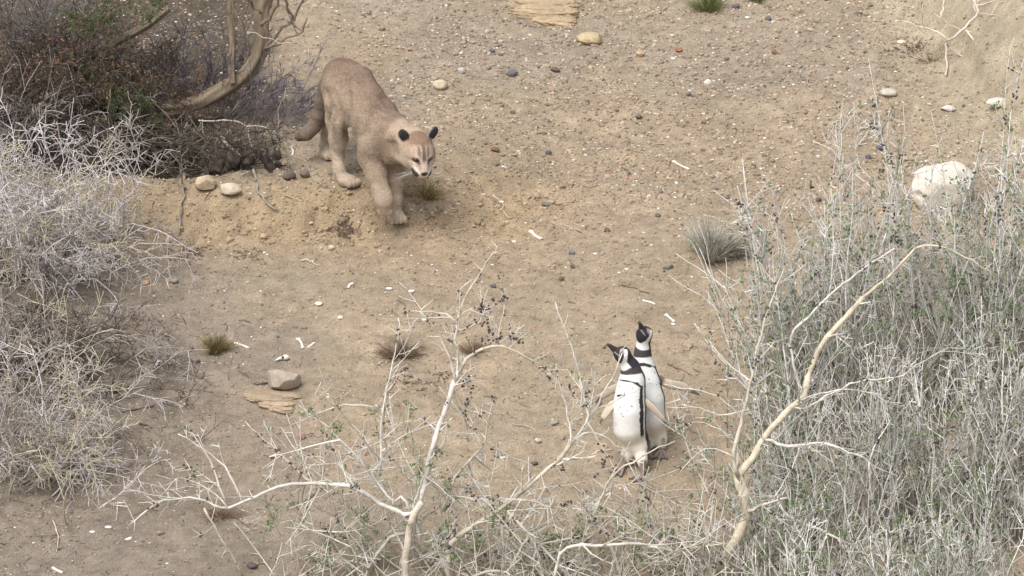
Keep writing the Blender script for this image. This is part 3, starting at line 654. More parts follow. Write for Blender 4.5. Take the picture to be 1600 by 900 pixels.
    for s in (-1, 1):
        m = MB(); ec = hd(.077, s * .033, .0195); m.ball(ec, .0120, C(100, 76, 54), 3)
        look = f * .95 + l * s * .25; look /= np.linalg.norm(look); m.ball(ec + look * .0066, .0070, C(20, 16, 14), 2)
        m.build('eye', M_EYE, root)
    m = MB(); v2, f2 = ICO[3]; nv = v2 * np.array([.011, .0180, .0130]); nv[:, 1] *= 1 - .35 * np.clip(-nv[:, 2] / .0095, 0, 1)
    m.add(head + (nv + [.1345, 0, -.0205]) @ B.T, f2, C(58, 44, 44)); m.build('nose', M_SKIN, root)
    m = MB()
    for s in (-1, 1):
        for k in range(7):
            o = hd(.108 - .004 * (k % 3), s * .032, -.034 - .004 * (k % 4)); d = B @ np.array([.1 - .12 * (k % 3), s * 1.0, -.25 + .12 * (k % 4)]); d /= np.linalg.norm(d); ln = .075 + .02 * rng.rand()
            m.tube([o, o + d * ln * .5 + [0, 0, -.003], o + d * ln + [0, 0, -.014]], [.0006, .0005, .0002], C(235, 230, 222), 3)
    tag(m.build('whiskers', M_BONE, root), kind='stuff')

# ------------------------------------------------------------------ THE PENGUINS
def build_penguin(label, foot, spine, head_c, bill_tip, crown, facing, flips, feet, tail, dy0):
    """spine: (px, py, radius) from the rump up to the neck; facing: which way the breast looks, in plan"""
    base = gp(*foot); Y = base.y
    def q(px, py, d=0.0): return np.array(at(px, py, Y + dy0 + d))
    S = [(q(a, b, d), r) for a, b, r, d in spine]; hc = q(*head_c); bt = q(*bill_tip)
    allp = np.array([s[0] for s in S] + [hc, bt, np.array(base), q(*tail)]); Fd = Field(allp.min(0) - .13, allp.max(0) + .13, .0036)
    fac = np.array([math.sin(facing), -math.cos(facing), 0]); sid = np.array([math.cos(facing), math.sin(facing), 0])
    Fd.chain(S, .04)
    Fd.cone(S[1][0] + fac * .016, S[2][0] + fac * .014, S[1][1] * .9, S[2][1] * .9, .04)   # full belly
    Fd.cone(S[-1][0], hc, S[-1][1], .029, .025); Fd.ell(hc, (.032, .032, .031), None, .02)
    bd = bt - hc; bl = np.linalg.norm(bd); bd /= bl; nv = np.array(crown, float); nv -= bd * (nv @ bd); nv /= np.linalg.norm(nv); sv = np.cross(bd, nv)
    Fd.cone(hc + bd * .010 - nv * .002, hc + bd * .036 - nv * .005, .026, .015, .02)
    tl = q(*tail); Fd.cone(S[0][0] - fac * .02, tl, .05, .012, .04)
    legs = []
    for (px, py, d, fx) in feet:
        p = gp(px, py); p = np.array(p); top = S[0][0] + sid * fx * .035 + np.array([0, 0, -.03])
        Fd.chain([(top, .030), ((top + p) / 2 + [0, 0, .015], .019), (p + [0, 0, .02], .011)], .03); legs.append(p)
    v, fcs = Fd.mesh(2); N = vnormals(v, fcs)
    # ---- markings by place along the spine, and by how far round from the breast
    pts = [s[0] for s in S] + [hc]; seg = np.array([np.linalg.norm(b - a) for a, b in zip(pts[:-1], pts[1:])]); cum = np.concatenate([[0], np.cumsum(seg)])
    best = np.full(len(v), 9.); tt = np.zeros(len(v)); axd = np.zeros_like(v)
    for i, (a, b) in enumerate(zip(pts[:-1], pts[1:])):
        d, t = seg_dist(v, a, b); m = d < best; best[m] = d[m]; tt[m] = cum[i] + t[m] * seg[i]; axd[m] = v[m] - (a + t[m][:, None] * (b - a))
    T = tt / cum[-1]; ph = np.degrees(np.arctan2(axd @ sid, axd @ fac)); ap = np.abs(ph) + 9 * (n3(v, 90, 3) - .5)
    Tn = T + .008 * (n3(v, 140, 5) - .5)
    white = C(230, 229, 225); blk = C(58, 56, 60); cream = C(226, 214, 192)
    c = np.tile(white, (len(v), 1)); c = mixc(c, sstep(.28, .02, T) * .6, cream)
    c = mixc(c, sstep(60, 75, ap) * .0, cream)
    top = .70                                                     # where the white breast ends
    bandw = 9 + 3 * np.sin(T * 20)
    side_black = sstep(71, 74, ap) * sstep(93, 90, ap) * sstep(.06, .12, T)
    c = mixc(c, side_black * (Tn < .655), blk)
    arch = Tn - (.722 - .085 * (ap / 80) ** 2)
    c = mixc(c, sstep(-.018, -.014, arch) * sstep(.018, .014, arch) * (ap < 86), blk)
    c = mixc(c, sstep(100, 104, ap), blk)
    c = mixc(c, sstep(.782, .788, Tn + .02 * (ap / 100) ** 2) * sstep(.866, .860, Tn - .02 * (ap / 100) ** 2), C(76, 70, 70))      # dark collar
    c = mixc(c, sstep(.0, .03, seg_dist(v, S[0][0], tl)[1] - .55), blk)
    # head
    hq = v - hc; a = hq @ bd; h = hq @ nv; w = hq @ sv; hl = np.linalg.norm(hq, axis=1)
    axf = bd * .86 - nv * .51; ang = np.degrees(np.arccos(np.clip((hq @ axf) / (hl + 1e-9), -1, 1))) + 5 * (n3(v, 110, 8) - .5)
    isH = (T > .84) & (hl < .085)
    c = mixc(c, isH * sstep(75, 72, ang), blk * .9)                                                        # black cheeks and chin
    c = mixc(c, isH * sstep(.010, .013, h + .15 * a) * sstep(.021, .018, np.abs(w)), blk * .9)              # black crown
    c = mixc(c, isH * sstep(100, 104, ang) * sstep(-.012, -.008, h - .25 * a), blk * .9)                     # black nape
    c = mixc(c, isH * sstep(.012, .007, np.hypot(a - .024, h - .013)) * sstep(.006, .011, np.abs(w)) * .55, C(198, 168, 164))    # bare pink skin above the bill
    c = mixc(c, isH * sstep(.0035, .002, np.abs(h + .012)) * sstep(.02, .03, a) * .7, C(176, 168, 164))
    legm = np.min([seg_dist(v, p + [0, 0, .0], p + [0, 0, .055])[0] for p in legs], 0); c = mixc(c, sstep(.020, .012, legm), C(140, 126, 118))
    c = c * (.92 + .16 * n3(v, 60, 4))[:, None]; c = mixc(c, sstep(.752, .77, n3(v, 190, 12)) * (T < .7) * (T > .35) * (ap < 75), blk)      # stray black spots
    root = thing('penguin', base, label, 'penguin', 'penguins facing the puma'); mesh_obj('body', v, fcs, c, M_PLUM, root)
    # bill: two mandibles, hooked tip
    m = MB(); n = 8; b0 = hc + bd * .026 - nv * .005
    P = np.array([b0 + (bt - b0) * t + nv * (.003 - .006 * t ** 3) for t in np.linspace(0, 1, n)]); m.tube(P, np.linspace(.0140, .0060, n), C(62, 58, 58), 8)
    P = np.array([b0 - nv * .007 + (bt - b0) * t * .92 + nv * .004 * t for t in np.linspace(0, 1, n)]); m.tube(P, np.linspace(.0105, .0038, n), C(72, 66, 64), 8)
    m.build('bill', M_SKIN, root)
    for s in (-1, 1):
        m = MB(); m.ball(hc + bd * .014 + nv * .009 + sv * s * .0275, .0052, C(40, 26, 22), 2); m.build('eye', M_EYE, root)
    # flippers: flat, tapered, pale underneath with a dark edge
    for P, wd_, un in flips:
        P = resample(np.array([q(*p) for p in P]), 12); t = np.linspace(0, 1, 12); wid = wd_ * (.55 + .9 * t - 1.35 * t ** 2.2) ; wid = np.maximum(wid, .006)
        T_ = np.gradient(P, axis=0); T_ /= np.linalg.norm(T_, axis=1)[:, None]; out = np.cross(T_, fac); out /= np.linalg.norm(out, axis=1)[:, None]
        nr = np.cross(out, T_); k = 14; aa = np.linspace(0, 2 * math.pi, k, False)
        V = P[:, None] + out[:, None] * (np.cos(aa)[None, :, None] * wid[:, None, None]) + nr[:, None] * (np.sin(aa)[None, :, None] * .0062 * (1.1 - .6 * t)[:, None, None])
        cf = np.sin(aa) * (1 if (nr[5] @ fac) > 0 else -1); edge = np.cos(aa)
        under = C(190, 178, 160); colr = np.where((cf > -.25)[None, :, None], under, blk)
        colr = np.broadcast_to(colr, (12, k, 3)).copy()
        for i in range(12):
            for j in range(k):
                if cf[j] > -.3 and ((i > 8 and abs(edge[j]) < .75 and un) or i < 2 or abs(edge[j]) > .93): colr[i, j] = C(104, 96, 92)
        V = V.reshape(-1, 3); i = np.arange(11)[:, None] * k; j = np.arange(k)[None]; kk = (j + 1) % k
        Q = np.stack([i + j, i + kk, i + k + kk, i + k + j], -1).reshape(-1, 4); F = np.concatenate([Q[:, [0, 1, 2]], Q[:, [0, 2, 3]]])
        m = MB(); m.add(V, F, colr.reshape(-1, 3)); m.ball(P[-1], (.006, .005, .006), under, 1); m.build('flipper', M_PLUM, root)
    for p in legs:
        m = MB()
        for s in (-1, 0, 1):
            d = fac + sid * s * .45; d /= np.linalg.norm(d); e = p + d * .062; e[2] = H(e[0], e[1]) + .006
            m.tube([p + [0, 0, .018], (p + e) / 2 + [0, 0, .010], e], [.009, .0075, .005], C(138, 122, 114), 6)
            m.ball(e + d * .006, (.004, .004, .004), C(40, 38, 38), 1)
        e = [p + (fac + sid * s * .45) / np.linalg.norm(fac + sid * s * .45) * .052 for s in (-1, 0, 1)]
        web = [p + [0, 0, .016]] + [np.array([x[0], x[1], H(x[0], x[1]) + .007]) for x in e]; web += [x - [0, 0, .005] for x in web]
        m.add(np.array(web), [(0, 1, 2), (0, 2, 3), (4, 6, 5), (4, 7, 6), (1, 5, 6), (1, 6, 2), (2, 6, 7), (2, 7, 3)], C(132, 116, 110))
        m.build('foot', M_SKIN, root)
def build_penguins():
    build_penguin('penguin in front, bill raised to the left, pale flippers held out', (1000, 742),
        [(991, 690, .040, .0), (985, 668, .057, -.01), (984, 640, .060, -.01), (985, 614, .056, 0), (988, 592, .046, .01), (985, 573, .034, .01)],
        (973, 554, .0), (949, 537, -.03), (.35, .1, .9), R(-38),
        [([(1001, 620, .0), (1014, 632, -.03), (1030, 648, -.05), (1046, 668, -.06)], .026, True), ([(966, 626, 0), (955, 634, -.03), (944, 650, -.04), (937, 663, -.04)], .026, True)],
        [(1005, 742, 0, .9), (975, 733, 0, -.7)], (1004, 722, .06), .06)
    build_penguin('penguin behind the front one, head tipped up, one flipper stretched right', (1024, 712),
        [(1021, 676, .038, 0), (1017, 654, .052, -.01), (1014, 624, .057, -.01), (1010, 596, .052, 0), (1005, 572, .041, .01), (1004, 550, .031, .01)],
        (1007, 522, .0), (999, 503, -.045), (.55, .25, .7), R(-6),
        [([(1030, 592, .02), (1046, 600, .0), (1068, 604, .0), (1094, 617, .0)], .030, True), ([(978, 600, .02), (962, 606, .0), (944, 616, .0), (929, 630, .0)], .026, True)],
        [(1034, 706, 0, .8), (1012, 708, 0, -.8)], (1032, 694, .08), .05)

# ------------------------------------------------------------------ plants
def unit(v): return v / (np.linalg.norm(v) + 1e-9)
def rnd_dir(rng, d, spread):
    """a direction at about `spread` radians from d"""
    p = unit(np.cross(d, rng.randn(3))); a = spread * rng.uniform(.7, 1.3)
    return unit(d * math.cos(a) + p * math.sin(a))
class Plant:
    """grows stems and collects side twigs, leaves and berries of one plant"""
    def __init__(self, rng, stem_col, twig_col, leaf_cols=None, berry=None):
        self.rng = rng; self.sc = np.asarray(stem_col); self.tc = np.asarray(twig_col); self.lc = leaf_cols; self.bc = berry
        self.tw = MB(); self.lv = MB(); self.be = MB(); self.nt = 0
    def path(self, p, d, L, n, wig, up, sag=0):
        P = [p]; step = L / n; d = d.copy(); rng = self.rng
        for i in range(n):
            d = unit(d + rng.randn(3) * wig + np.array([0, 0, up - sag * (i / n)])); P.append(P[-1] + d * step)
        return np.array(P), d
    def twig(self, p, d, L, r, depth, wig=.12, up=.03, ratio=.45, kids=4, spread=.95, leaf=0, berry=0, sag=0, thorn=0, tip=.25, minr=.0011, sides=4):
        n = max(3, int(L / .045)); n = min(n, 9); rng = self.rng
        P, _ = self.path(p, d, L, n, wig, up, sag); rad = np.maximum(r * np.linspace(1, tip, n + 1), minr * .8)
        c = self.tc * rng.uniform(.78, 1.15)
        self.tw.tube(P, rad, c, sides if r > .003 else 3, cap=False); self.nt += 1
        self.dress(P, leaf, berry, thorn, rad)
        if depth > 0:
            for k in range(rng.poisson(kids * .35) + int(kids * .65)):
                t = rng.uniform(.2, 1); i = min(int(t * n), n - 1); q = P[i] + (P[i + 1] - P[i]) * (t * n - i)
                self.twig(q, rnd_dir(rng, unit(P[i + 1] - P[i]), spread), L * ratio * rng.uniform(.6, 1.25) * (1.15 - .4 * t), max(r * .6, minr), depth - 1, wig, up, ratio, kids, spread, leaf, berry, sag, thorn, tip, minr, sides)
    def dress(self, P, leaf, berry, thorn, rad, r0=0):
        rng = self.rng; L = np.linalg.norm(np.diff(P, axis=0), axis=1).sum(); n = len(P) - 1
        def pick():
            t = rng.uniform(r0, 1) * n; i = min(int(t), n - 1); return P[i] + (P[i + 1] - P[i]) * (t - i), unit(P[i + 1] - P[i])
        if leaf:
            for _ in range(rng.poisson(leaf * L)):
                q, d = pick(); k = rng.randint(3, 7)
                for _ in range(k): self.leaf(q + rng.randn(3) * .008, rnd_dir(rng, d, 1.0), rng.uniform(.010, .020))
        if berry:
            for _ in range(rng.poisson(berry * L)):
                q, d = pick(); k = rng.randint(2, 7); pass
                for _ in range(k):
                    self.be.ball(q + d * rng.uniform(-.022, .022) + rng.randn(3) * .0062, rng.uniform(.0042, .0064), self.bc * rng.uniform(.6, 1.6), 1)
        if thorn:
            for _ in range(rng.poisson(thorn * L)):
                q, d = pick(); e = rnd_dir(rng, d, 1.1); l = rng.uniform(.02, .075)
                self.tw.tube([q, q + e * l], [.0024, .0008], self.tc * rng.uniform(.85, 1.2), 3, cap=False)
    def leaf(self, p, d, s):
        rng = self.rng; w = unit(np.cross(d, rng.randn(3))) * s * rng.uniform(.2, .36); nrm = unit(np.cross(w, d)) * s * .12
        c = self.lc[rng.randint(len(self.lc))] * rng.uniform(.75, 1.25)
        self.lv.add([p, p + d * s * .5 + w + nrm, p + d * s, p + d * s * .5 - w + nrm, p + d * s * .5], [(0, 4, 1), (1, 4, 2), (2, 4, 3), (3, 4, 0)], c)
    def finish(self, root, mat=None):
        tag(self.tw.build('twigs', mat or M_TWIG, root), kind='stuff')
        if self.lv.v: tag(self.lv.build('leaves', M_LEAF, root, smooth=False), kind='stuff')
        if self.be.v: tag(self.be.build('berries', M_BERRY, root), kind='stuff')

LEAFG = [C(116, 140, 92), C(128, 150, 104), C(102, 126, 82), C(142, 158, 116)]
BERRY = C(70, 54, 58)
WOOD = C(202, 192, 174); WOODW = C(213, 208, 198); WOODG = C(184, 176, 161)

def traced(pl, root, pix, Y, r0, r1, k=.0, dy=0.0, hug=False, col=WOOD, name='branch', mat=None, side=9, slen=(.05, .2), leaf=1.0, berry=2.0, thorn=5, n=None, jit=.0025, sides=7, deep=1, arch=0.0, wob=.012):
    """a main branch whose run was traced from the photograph; it leans back up the slope as it rises"""
    r0 *= .74; r1 *= .85
    rng = pl.rng; row0 = pix[0][1]; ph = rng.rand() * 6
    pts = [np.array(at(a, b, Y + dy + k * (row0 - b) + wob * math.sin(ph + i * 1.3))) for i, (a, b) in enumerate(pix)]
    if hug:                                                                          # lies on the face of the bank
        pts = [np.array(at(a, b, min(p_[1], gp(a, b).y - .022))) for (a, b), p_ in zip(pix, pts)]
    L = sum(np.linalg.norm(b - a) for a, b in zip(pts[:-1], pts[1:])); n = n or max(8, int(L / .035))
    P = resample(pts, n); P[1:-1] += rng.randn(n - 2, 3) * jit
    rad = np.linspace(r0, r1, n) * (1 + .10 * rng.randn(n)); m = MB(); m.tube(P, rad, np.asarray(col) * rng.uniform(.74, 1.1, (n, 1)) * np.ones((n, 3)), sides)
    if r0 > .012:
        for _ in range(int(L * 7)):                                                  # knots
            i = rng.randint(1, n - 1); m.ball(P[i] + unit(rng.randn(3)) * rad[i] * .75, rad[i] * rng.uniform(.3, .5), np.asarray(col) * .8, 1)
    m.build(name, mat or M_TWIG, root)
    pl.dress(P, leaf, berry, thorn, rad, .15)
    for _ in range(rng.poisson(side * L)):
        t = rng.uniform(.1, 1) * (n - 1); i = min(int(t), n - 2); q = P[i]; d = unit(P[i + 1] - P[i])
        pl.twig(q, rnd_dir(rng, unit(d + [0, 0, .5]), .85), rng.uniform(*slen), min(max(r1 * .9, .0030), rad[i] * .7, .0055), deep, .08, .04, .5, 2.5, .9, leaf, berry * .5, 0, thorn, minr=.0020)
    return P

def build_berry_shrub():
    rng = np.random.RandomState(21); b = gp(648, 930)
    root = thing('berry_shrub', b, 'sprawling pale thorny shrub with dark berries left of the penguins', 'shrub', 'pale shrubs with dark berries')
    pl = Plant(rng, WOOD, WOODW, LEAFG, BERRY); Y = b.y
    paths = []
    def T(pix, r0, r1, k=.0006, dy=0, **kw): paths.append(traced(pl, root, pix, Y, r0, r1, k, dy, **kw))
    T([(640, 940), (634, 890), (639, 833), (648, 800), (660, 784)], .024, .016, k=.0003)
    T([(660, 784), (639, 805), (600, 789), (555, 764), (511, 754), (444, 758), (411, 771), (355, 794), (325, 786), (300, 778), (250, 786), (200, 822)], .0145, .003, k=.0, dy=.05, col=WOODW, berry=3)
    T([(355, 792), (334, 770), (300, 752), (278, 747), (250, 776)], .006, .002, dy=.04)
    T([(378, 783), (350, 728), (317, 700), (278, 678)], .0065, .002, dy=.06, col=WOODW)
    T([(355, 789), (333, 733), (312, 694), (294, 667)], .0065, .002, dy=.09, col=WOODW)
    T([(319, 794), (344, 839), (362, 868), (380, 900)], .0075, .0045, k=-.0004, dy=.02)
    T([(655, 789), (664, 745), (672, 711), (684, 672), (694, 644), (703, 615), (711, 594), (722, 572)], .0150, .0115, dy=.10, col=WOODW)
    T([(722, 572), (717, 550), (711, 533), (714, 508), (717, 489), (738, 448), (760, 412), (777, 386)], .010, .0022, dy=.22, col=WOOD, berry=2.2)
    T([(714, 506), (700, 492), (684, 488), (655, 486), (636, 487)], .006, .0018, dy=.26, col=WOODW, berry=4)
    T([(712, 500), (728, 486), (748, 478), (768, 470)], .006, .002, dy=.26, berry=16, leaf=0)
    T([(716, 515), (730, 512), (744, 506), (756, 502)], .005, .002, dy=.24, berry=18, leaf=0)
    T([(711, 594), (703, 560), (694, 540), (676, 508), (655, 486)], .0075, .003, dy=.20)
    T([(722, 572), (735, 556), (750, 548), (767, 541), (783, 543), (800, 547), (830, 563), (854, 585)], .0105, .0025, dy=.2, berry=8)
    T([(778, 541), (784, 500), (789, 450)], .0055, .002, dy=.26, berry=14)
    T([(767, 541), (762, 510), (757, 482)], .005, .002, dy=.26, berry=16)
    T([(780, 539), (790, 527), (800, 524), (812, 534)], .004, .0016, dy=.25, berry=6)
    T([(703, 600), (718, 628), (728, 660), (732, 690)], .006, .004, k=-.0002, dy=.22, berry=14)
    T([(594, 733), (595, 690), (597, 644), (603, 612), (611, 583), (618, 540), (625, 505), (622, 497)], .0085, .002, dy=.12, col=WOODW)
    T([(603, 612), (616, 598), (626, 588), (634, 577)], .0055, .002, dy=.18, berry=5)
    T([(640, 800), (628, 776), (611, 783), (578, 739), (555, 711), (530, 685), (511, 667), (486, 648), (467, 633)], .0085, .0025, dy=.08, col=WOODW)
    T([(583, 636), (558, 633), (533, 633), (515, 638), (500, 644), (478, 655), (455, 664)], .0065, .002, dy=.17, col=WOODW, berry=7)
    T([(597, 640), (590, 636), (583, 636)], .0065, .0065, dy=.17)
    T([(530, 756), (505, 758), (483, 753), (460, 730), (439, 711), (410, 684), (383, 658)], .008, .002, dy=.1, berry=5)
    T([(690, 800), (700, 770), (717, 739), (735, 718), (755, 694), (760, 672), (764, 650), (772, 617)], .011, .003, dy=.15, col=WOODG, berry=3)
    T([(755, 694), (740, 676), (725, 650), (716, 628)], .006, .003, dy=.2, berry=10)
    T([(705, 930), (700, 890), (704, 850), (731, 827), (765, 806), (798, 784), (830, 757), (864, 727), (880, 710), (891, 695)], .017, .0095, k=.0004, dy=.05, col=WOOD, berry=2)
    T([(891, 695), (890, 670), (887, 647), (878, 610), (869, 573)], .007, .002, dy=.16, col=WOODW)
    T([(887, 650), (896, 640), (894, 615), (890, 605)], .0045, .002, dy=.17)
    T([(891, 695), (906, 675), (918, 656), (914, 630), (909, 602), (895, 548), (880, 505), (868, 473)], .0085, .0028, dy=.18, col=WOODW, leaf=3)
    T([(918, 656), (931, 638), (946, 608), (962, 580), (972, 552)], .0055, .0026, dy=.20, col=WOODW, berry=2, side=3)
    T([(931, 640), (955, 630), (975, 620), (1001, 606)], .004, .0018, dy=.20, side=3, berry=3)
    T([(880, 718), (898, 717), (915, 716), (930, 712)], .0075, .0035, k=0, dy=.12, col=WOODW, side=4)
    T([(891, 695), (912, 676), (935, 678), (967, 700), (985, 730), (1000, 756)], .006, .0022, k=0, dy=.2, col=WOODW, side=4)
    T([(918, 660), (935, 690), (950, 716), (962, 740), (955, 770)], .0055, .003, k=0, dy=.15, side=5)
    T([(905, 860), (918, 826), (927, 807), (944, 767), (967, 735), (1011, 709), (1055, 689)], .010, .003, k=.0003, dy=.0, col=WOOD, side=5)
    T([(944, 767), (960, 735), (975, 712), (985, 690)], .004, .002, k=.0005, dy=.1, side=4)
    T([(860, 930), (868, 890), (885, 855), (930, 853), (985, 850), (1030, 856), (1053, 862)], .010, .007, k=.0, dy=-.12, col=WOODW, side=8)
    T([(1053, 862), (1085, 855), (1130, 850)], .006, .003, k=.0, dy=-.12)
    T([(770, 940), (790, 900), (820, 850), (852, 806), (865, 780)], .009, .005, k=.0004, dy=-.05, col=WOODG, leaf=2)
    T([(793, 798), (830, 838), (870, 880), (900, 915)], .008, .006, k=.0, dy=.0, col=WOODW)
    T([(690, 930), (730, 905), (775, 890), (800, 900), (812, 930)], .008, .006, k=0, dy=-.12, col=WOODG)
    T([(560, 930), (580, 880), (610, 840), (639, 833)], .008, .010, k=.0003, dy=.05, col=WOODG)
    T([(511, 754), (520, 800), (548, 850), (560, 880)], .006, .004, k=0, dy=.05, col=WOODG)
    T([(655, 850), (648, 800), (655, 760), (680, 720)], .010, .004, k=.0004, dy=.12, col=WOODW)
    # the tangle of thorny twigs low down
    cent = [(rng.uniform(470, 800), rng.uniform(700, 950), rng.uniform(.0, .35)) for _ in range(110)] + [(rng.uniform(760, 1120), rng.uniform(760, 980), rng.uniform(-.15, .3)) for _ in range(240)] + [(rng.uniform(400, 560), rng.uniform(770, 930), rng.uniform(0, .25)) for _ in range(14)]
    wood = np.concatenate(paths); px_, py_ = to_px(wood); wood = wood[py_ > 640]
    for px, py, d in cent:
        p = np.array(at(px, py, Y + d)); near = np.linalg.norm(wood - p, axis=1); j = int(np.argmin(near + rng.rand(len(near)) * .18)); g = H(p[0], p[1])
        if rng.rand() < .62 and near[j] < .45:                                        # springs from the nearest bough
            dr = unit(unit(p - wood[j]) * .8 + rng.randn(3) * [.6, .4, .5] + [0, 0, .25]); p = wood[j]
        else:                                                                         # or straight from the soil
            p[2] = g; dr = unit(np.array([rng.randn() * .7, rng.randn() * .4, rng.uniform(.4, 1.3)]))
        pl.tc = (WOODW if rng.rand() < .65 else WOODG) * rng.uniform(.85, 1.1)
        pl.twig(p, dr, rng.uniform(.14, .40), rng.uniform(.0026, .0046), 1, .06, .01, .5, 3, .9, 1.2 if py > 760 else .3, .9, 0, 7, minr=.0022)
    for px, py in [(640, 760), (720, 800), (480, 800), (585, 820), (740, 880), (930, 860), (1060, 880), (820, 890), (855, 870), (770, 830), (900, 890), (980, 880), (840, 850), (690, 860), (560, 870), (520, 690), (430, 840), (1010, 870), (610, 690), (530, 880)]:
        p = np.array(at(px, py, Y + rng.uniform(0, .2)))
        for _ in range(3):
            pl.tc = C(120, 120, 92); pl.twig(p + rng.randn(3) * .03, unit(np.array([rng.randn() * .6, rng.randn() * .4, .8])), rng.uniform(.1, .2), .002, 1, .1, .05, .5, 2, .7, 26, 0)
    pl.finish(root)

def build_thicket():
    """the pale thicket of the right side: separate shrubs, each from its own foot"""
    WOODW = C(230, 227, 221); WOODG = C(194, 189, 179); WOOD = C(212, 206, 193)
    specs = [  # foot pixel, height m, spread m, stems, lean x, label
        (1245, 700, 1.25, .14, 13, -.02, 'loose pale twiggy shrub nearest the penguins, tall bare tips, gap of sand beside it'),
        (1335, 660, 1.35, .26, 20, -.02, 'tall pale shrub of straight upright twigs left of the pale boulder'),
        (1475, 640, 1.42, .24, 22, .0, 'dense upright pale shrub standing in front of the pale boulder'),
        (1590, 620, 1.50, .26, 22, .05, 'tall leafy pale shrub at the right edge below the sandy bank'),
        (1270, 860, .80, .30, 22, -.05, 'tangled pale shrub behind the forked thick branch'),
        (1420, 850, .85, .30, 26, .0, 'dense green tinged shrub in the middle of the right thicket'),
        (1560, 840, .90, .28, 26, .03, 'dense grey green shrub at the lower right edge'),
        (1330, 1010, .55, .30, 24, -.05, 'low green tinged shrub at the bottom edge just right of the thick trunk foot'),
        (1500, 1010, .60, .32, 28, .0, 'low green tinged shrub at the bottom edge toward the right corner'),
        (1195, 915, .40, .16, 10, .0, 'low pale thorny shrub at the foot of the thick branch')]
    for si, (px, py, h, sp, ns, lean, lab) in enumerate(specs):
        rng = np.random.RandomState(100 + si); b = gp(px, py)
        root = thing('twiggy_shrub', b, lab, 'shrub', 'pale shrubs of the right thicket'); pl = Plant(rng, WOODW, WOODW, LEAFG, BERRY)
        for k in range(ns):
            off = np.array([rng.randn() * sp * .7, rng.randn() * sp * .45, 0]); p = np.array(b) + off; p[2] = H(p[0], p[1]) - .02
            d = unit(np.array([lean + off[0] * .40 + rng.randn() * .11, .08 + rng.randn() * .09, 1.0])); L = h * rng.uniform(.55, 1.12); n = 13
            P, _ = pl.path(p, d, L, n, .055, .035); r = rng.uniform(.0044, .0084) * (1.15 if h > .8 else .85)
            rad = r * np.linspace(1, .14, n + 1); u = rng.rand(); col = (WOODW if u < .55 else WOOD if u < .8 else WOODG) * rng.uniform(.82, 1.08)
            m = MB(); m.tube(P, rad, col * rng.uniform(.9, 1.1, (n + 1, 1)) * np.ones((n + 1, 3)), 6); m.build('stem', M_TWIG, root)
            lf = 2.3 if h > .8 else 3.4
            pl.dress(P, lf, 1.4, 6, rad, .3)
            for _ in range(rng.poisson(8 * L) + 2):
                t = rng.uniform(.12, .95) * n; i = min(int(t), n - 1); dd = unit(P[i + 1] - P[i]); u = rng.rand()
                pl.tc = (WOODW if u < .6 else WOODG) * rng.uniform(.8, 1.1)
                pl.twig(P[i], rnd_dir(rng, dd, .6), rng.uniform(.08, .30) * (1.2 - .5 * t / n), max(rad[i] * .5, .0026), 1, .08, .06, .5, 2.4, .7, lf * 2.2, .55, 0, 5, minr=.0019)
        # weaker shoots and dead stuff inside
        for k in range(int(ns * 3.8)):
            off = np.array([rng.randn() * sp * .9, rng.randn() * sp * .6, 0]); p = np.array(b) + off; p[2] = H(p[0], p[1]) + rng.uniform(0, .15)
            u = rng.rand(); pl.tc = (WOODW if u < .60 else WOODG if u < .95 else C(150, 144, 126)) * rng.uniform(.75, 1.05)
            pl.twig(p, unit(np.array([rng.randn() * .36, rng.randn() * .28, rng.uniform(.6, 1.3)])), h * rng.uniform(.25, .62), rng.uniform(.0026, .0044), 1, .08, .05, .45, 3.4, .55, 9 if k % 3 == 0 else 2, .2, 0, 2, minr=.0019)
        pl.finish(root)
    WOODW = C(213, 208, 198); WOOD = C(202, 192, 174)
    # the big forked branch in front
    rng = np.random.RandomState(77); b = gp(1100, 925)
    root = thing('forked_shrub', b, 'shrub with a thick smooth cream trunk, knobbed fork and long arching branches', 'shrub', 'pale shrubs with dark berries')
    pl = Plant(rng, WOOD, WOODW, LEAFG, BERRY); Y = b.y; CR = C(204, 193, 170)
    def T(pix, r0, r1, k=.0005, dy=0, **kw): return traced(pl, root, pix, Y, r0, r1, k, dy, **kw)
    T([(1098, 925), (1112, 895), (1140, 860), (1158, 828), (1167, 800), (1163, 772), (1155, 752), (1152, 741)], .0330, .0260, k=.0003, col=CR, side=1, leaf=0, berry=0, thorn=1, sides=10, jit=.002, name='trunk')
    T([(1154, 748), (1162, 733), (1176, 716), (1188, 694), (1200, 676), (1228, 645), (1255, 621), (1264, 590), (1275, 553), (1295, 525), (1314, 504), (1330, 486), (1348, 465)], .0225, .0125, dy=.08, col=CR, side=6, leaf=1.5, sides=8)
    T([(1348, 465), (1390, 432), (1432, 386), (1450, 383), (1475, 386), (1510, 402), (1556, 428)], .010, .0025, dy=.36, col=CR, side=5)
    T([(1255, 621), (1236, 553), (1240, 520), (1270, 488), (1310, 450), (1350, 420), (1398, 388)], .0095, .004, dy=.25, col=WOODW, side=6)
    T([(1153, 744), (1146, 722), (1146, 705), (1152, 680), (1160, 650), (1167, 621), (1180, 560), (1205, 470), (1225, 420)], .0120, .003, dy=.05, col=WOOD, side=6)
    T([(1192, 688), (1206, 687), (1228, 698), (1250, 695), (1280, 692), (1304, 697), (1330, 708), (1358, 722), (1377, 763)], .0105, .0035, k=0, dy=.08, col=WOODW, side=7)
    T([(1358, 722), (1370, 690), (1392, 655), (1386, 645)], .0055, .002, dy=.08, col=WOODW)
    T([(1358, 722), (1361, 770), (1368, 800)], .005, .003, k=0, dy=.08, col=WOODW)
    T([(1167, 800), (1190, 790), (1212, 783), (1231, 778)], .0095, .006, k=0, dy=.0, col=WOOD, side=4)
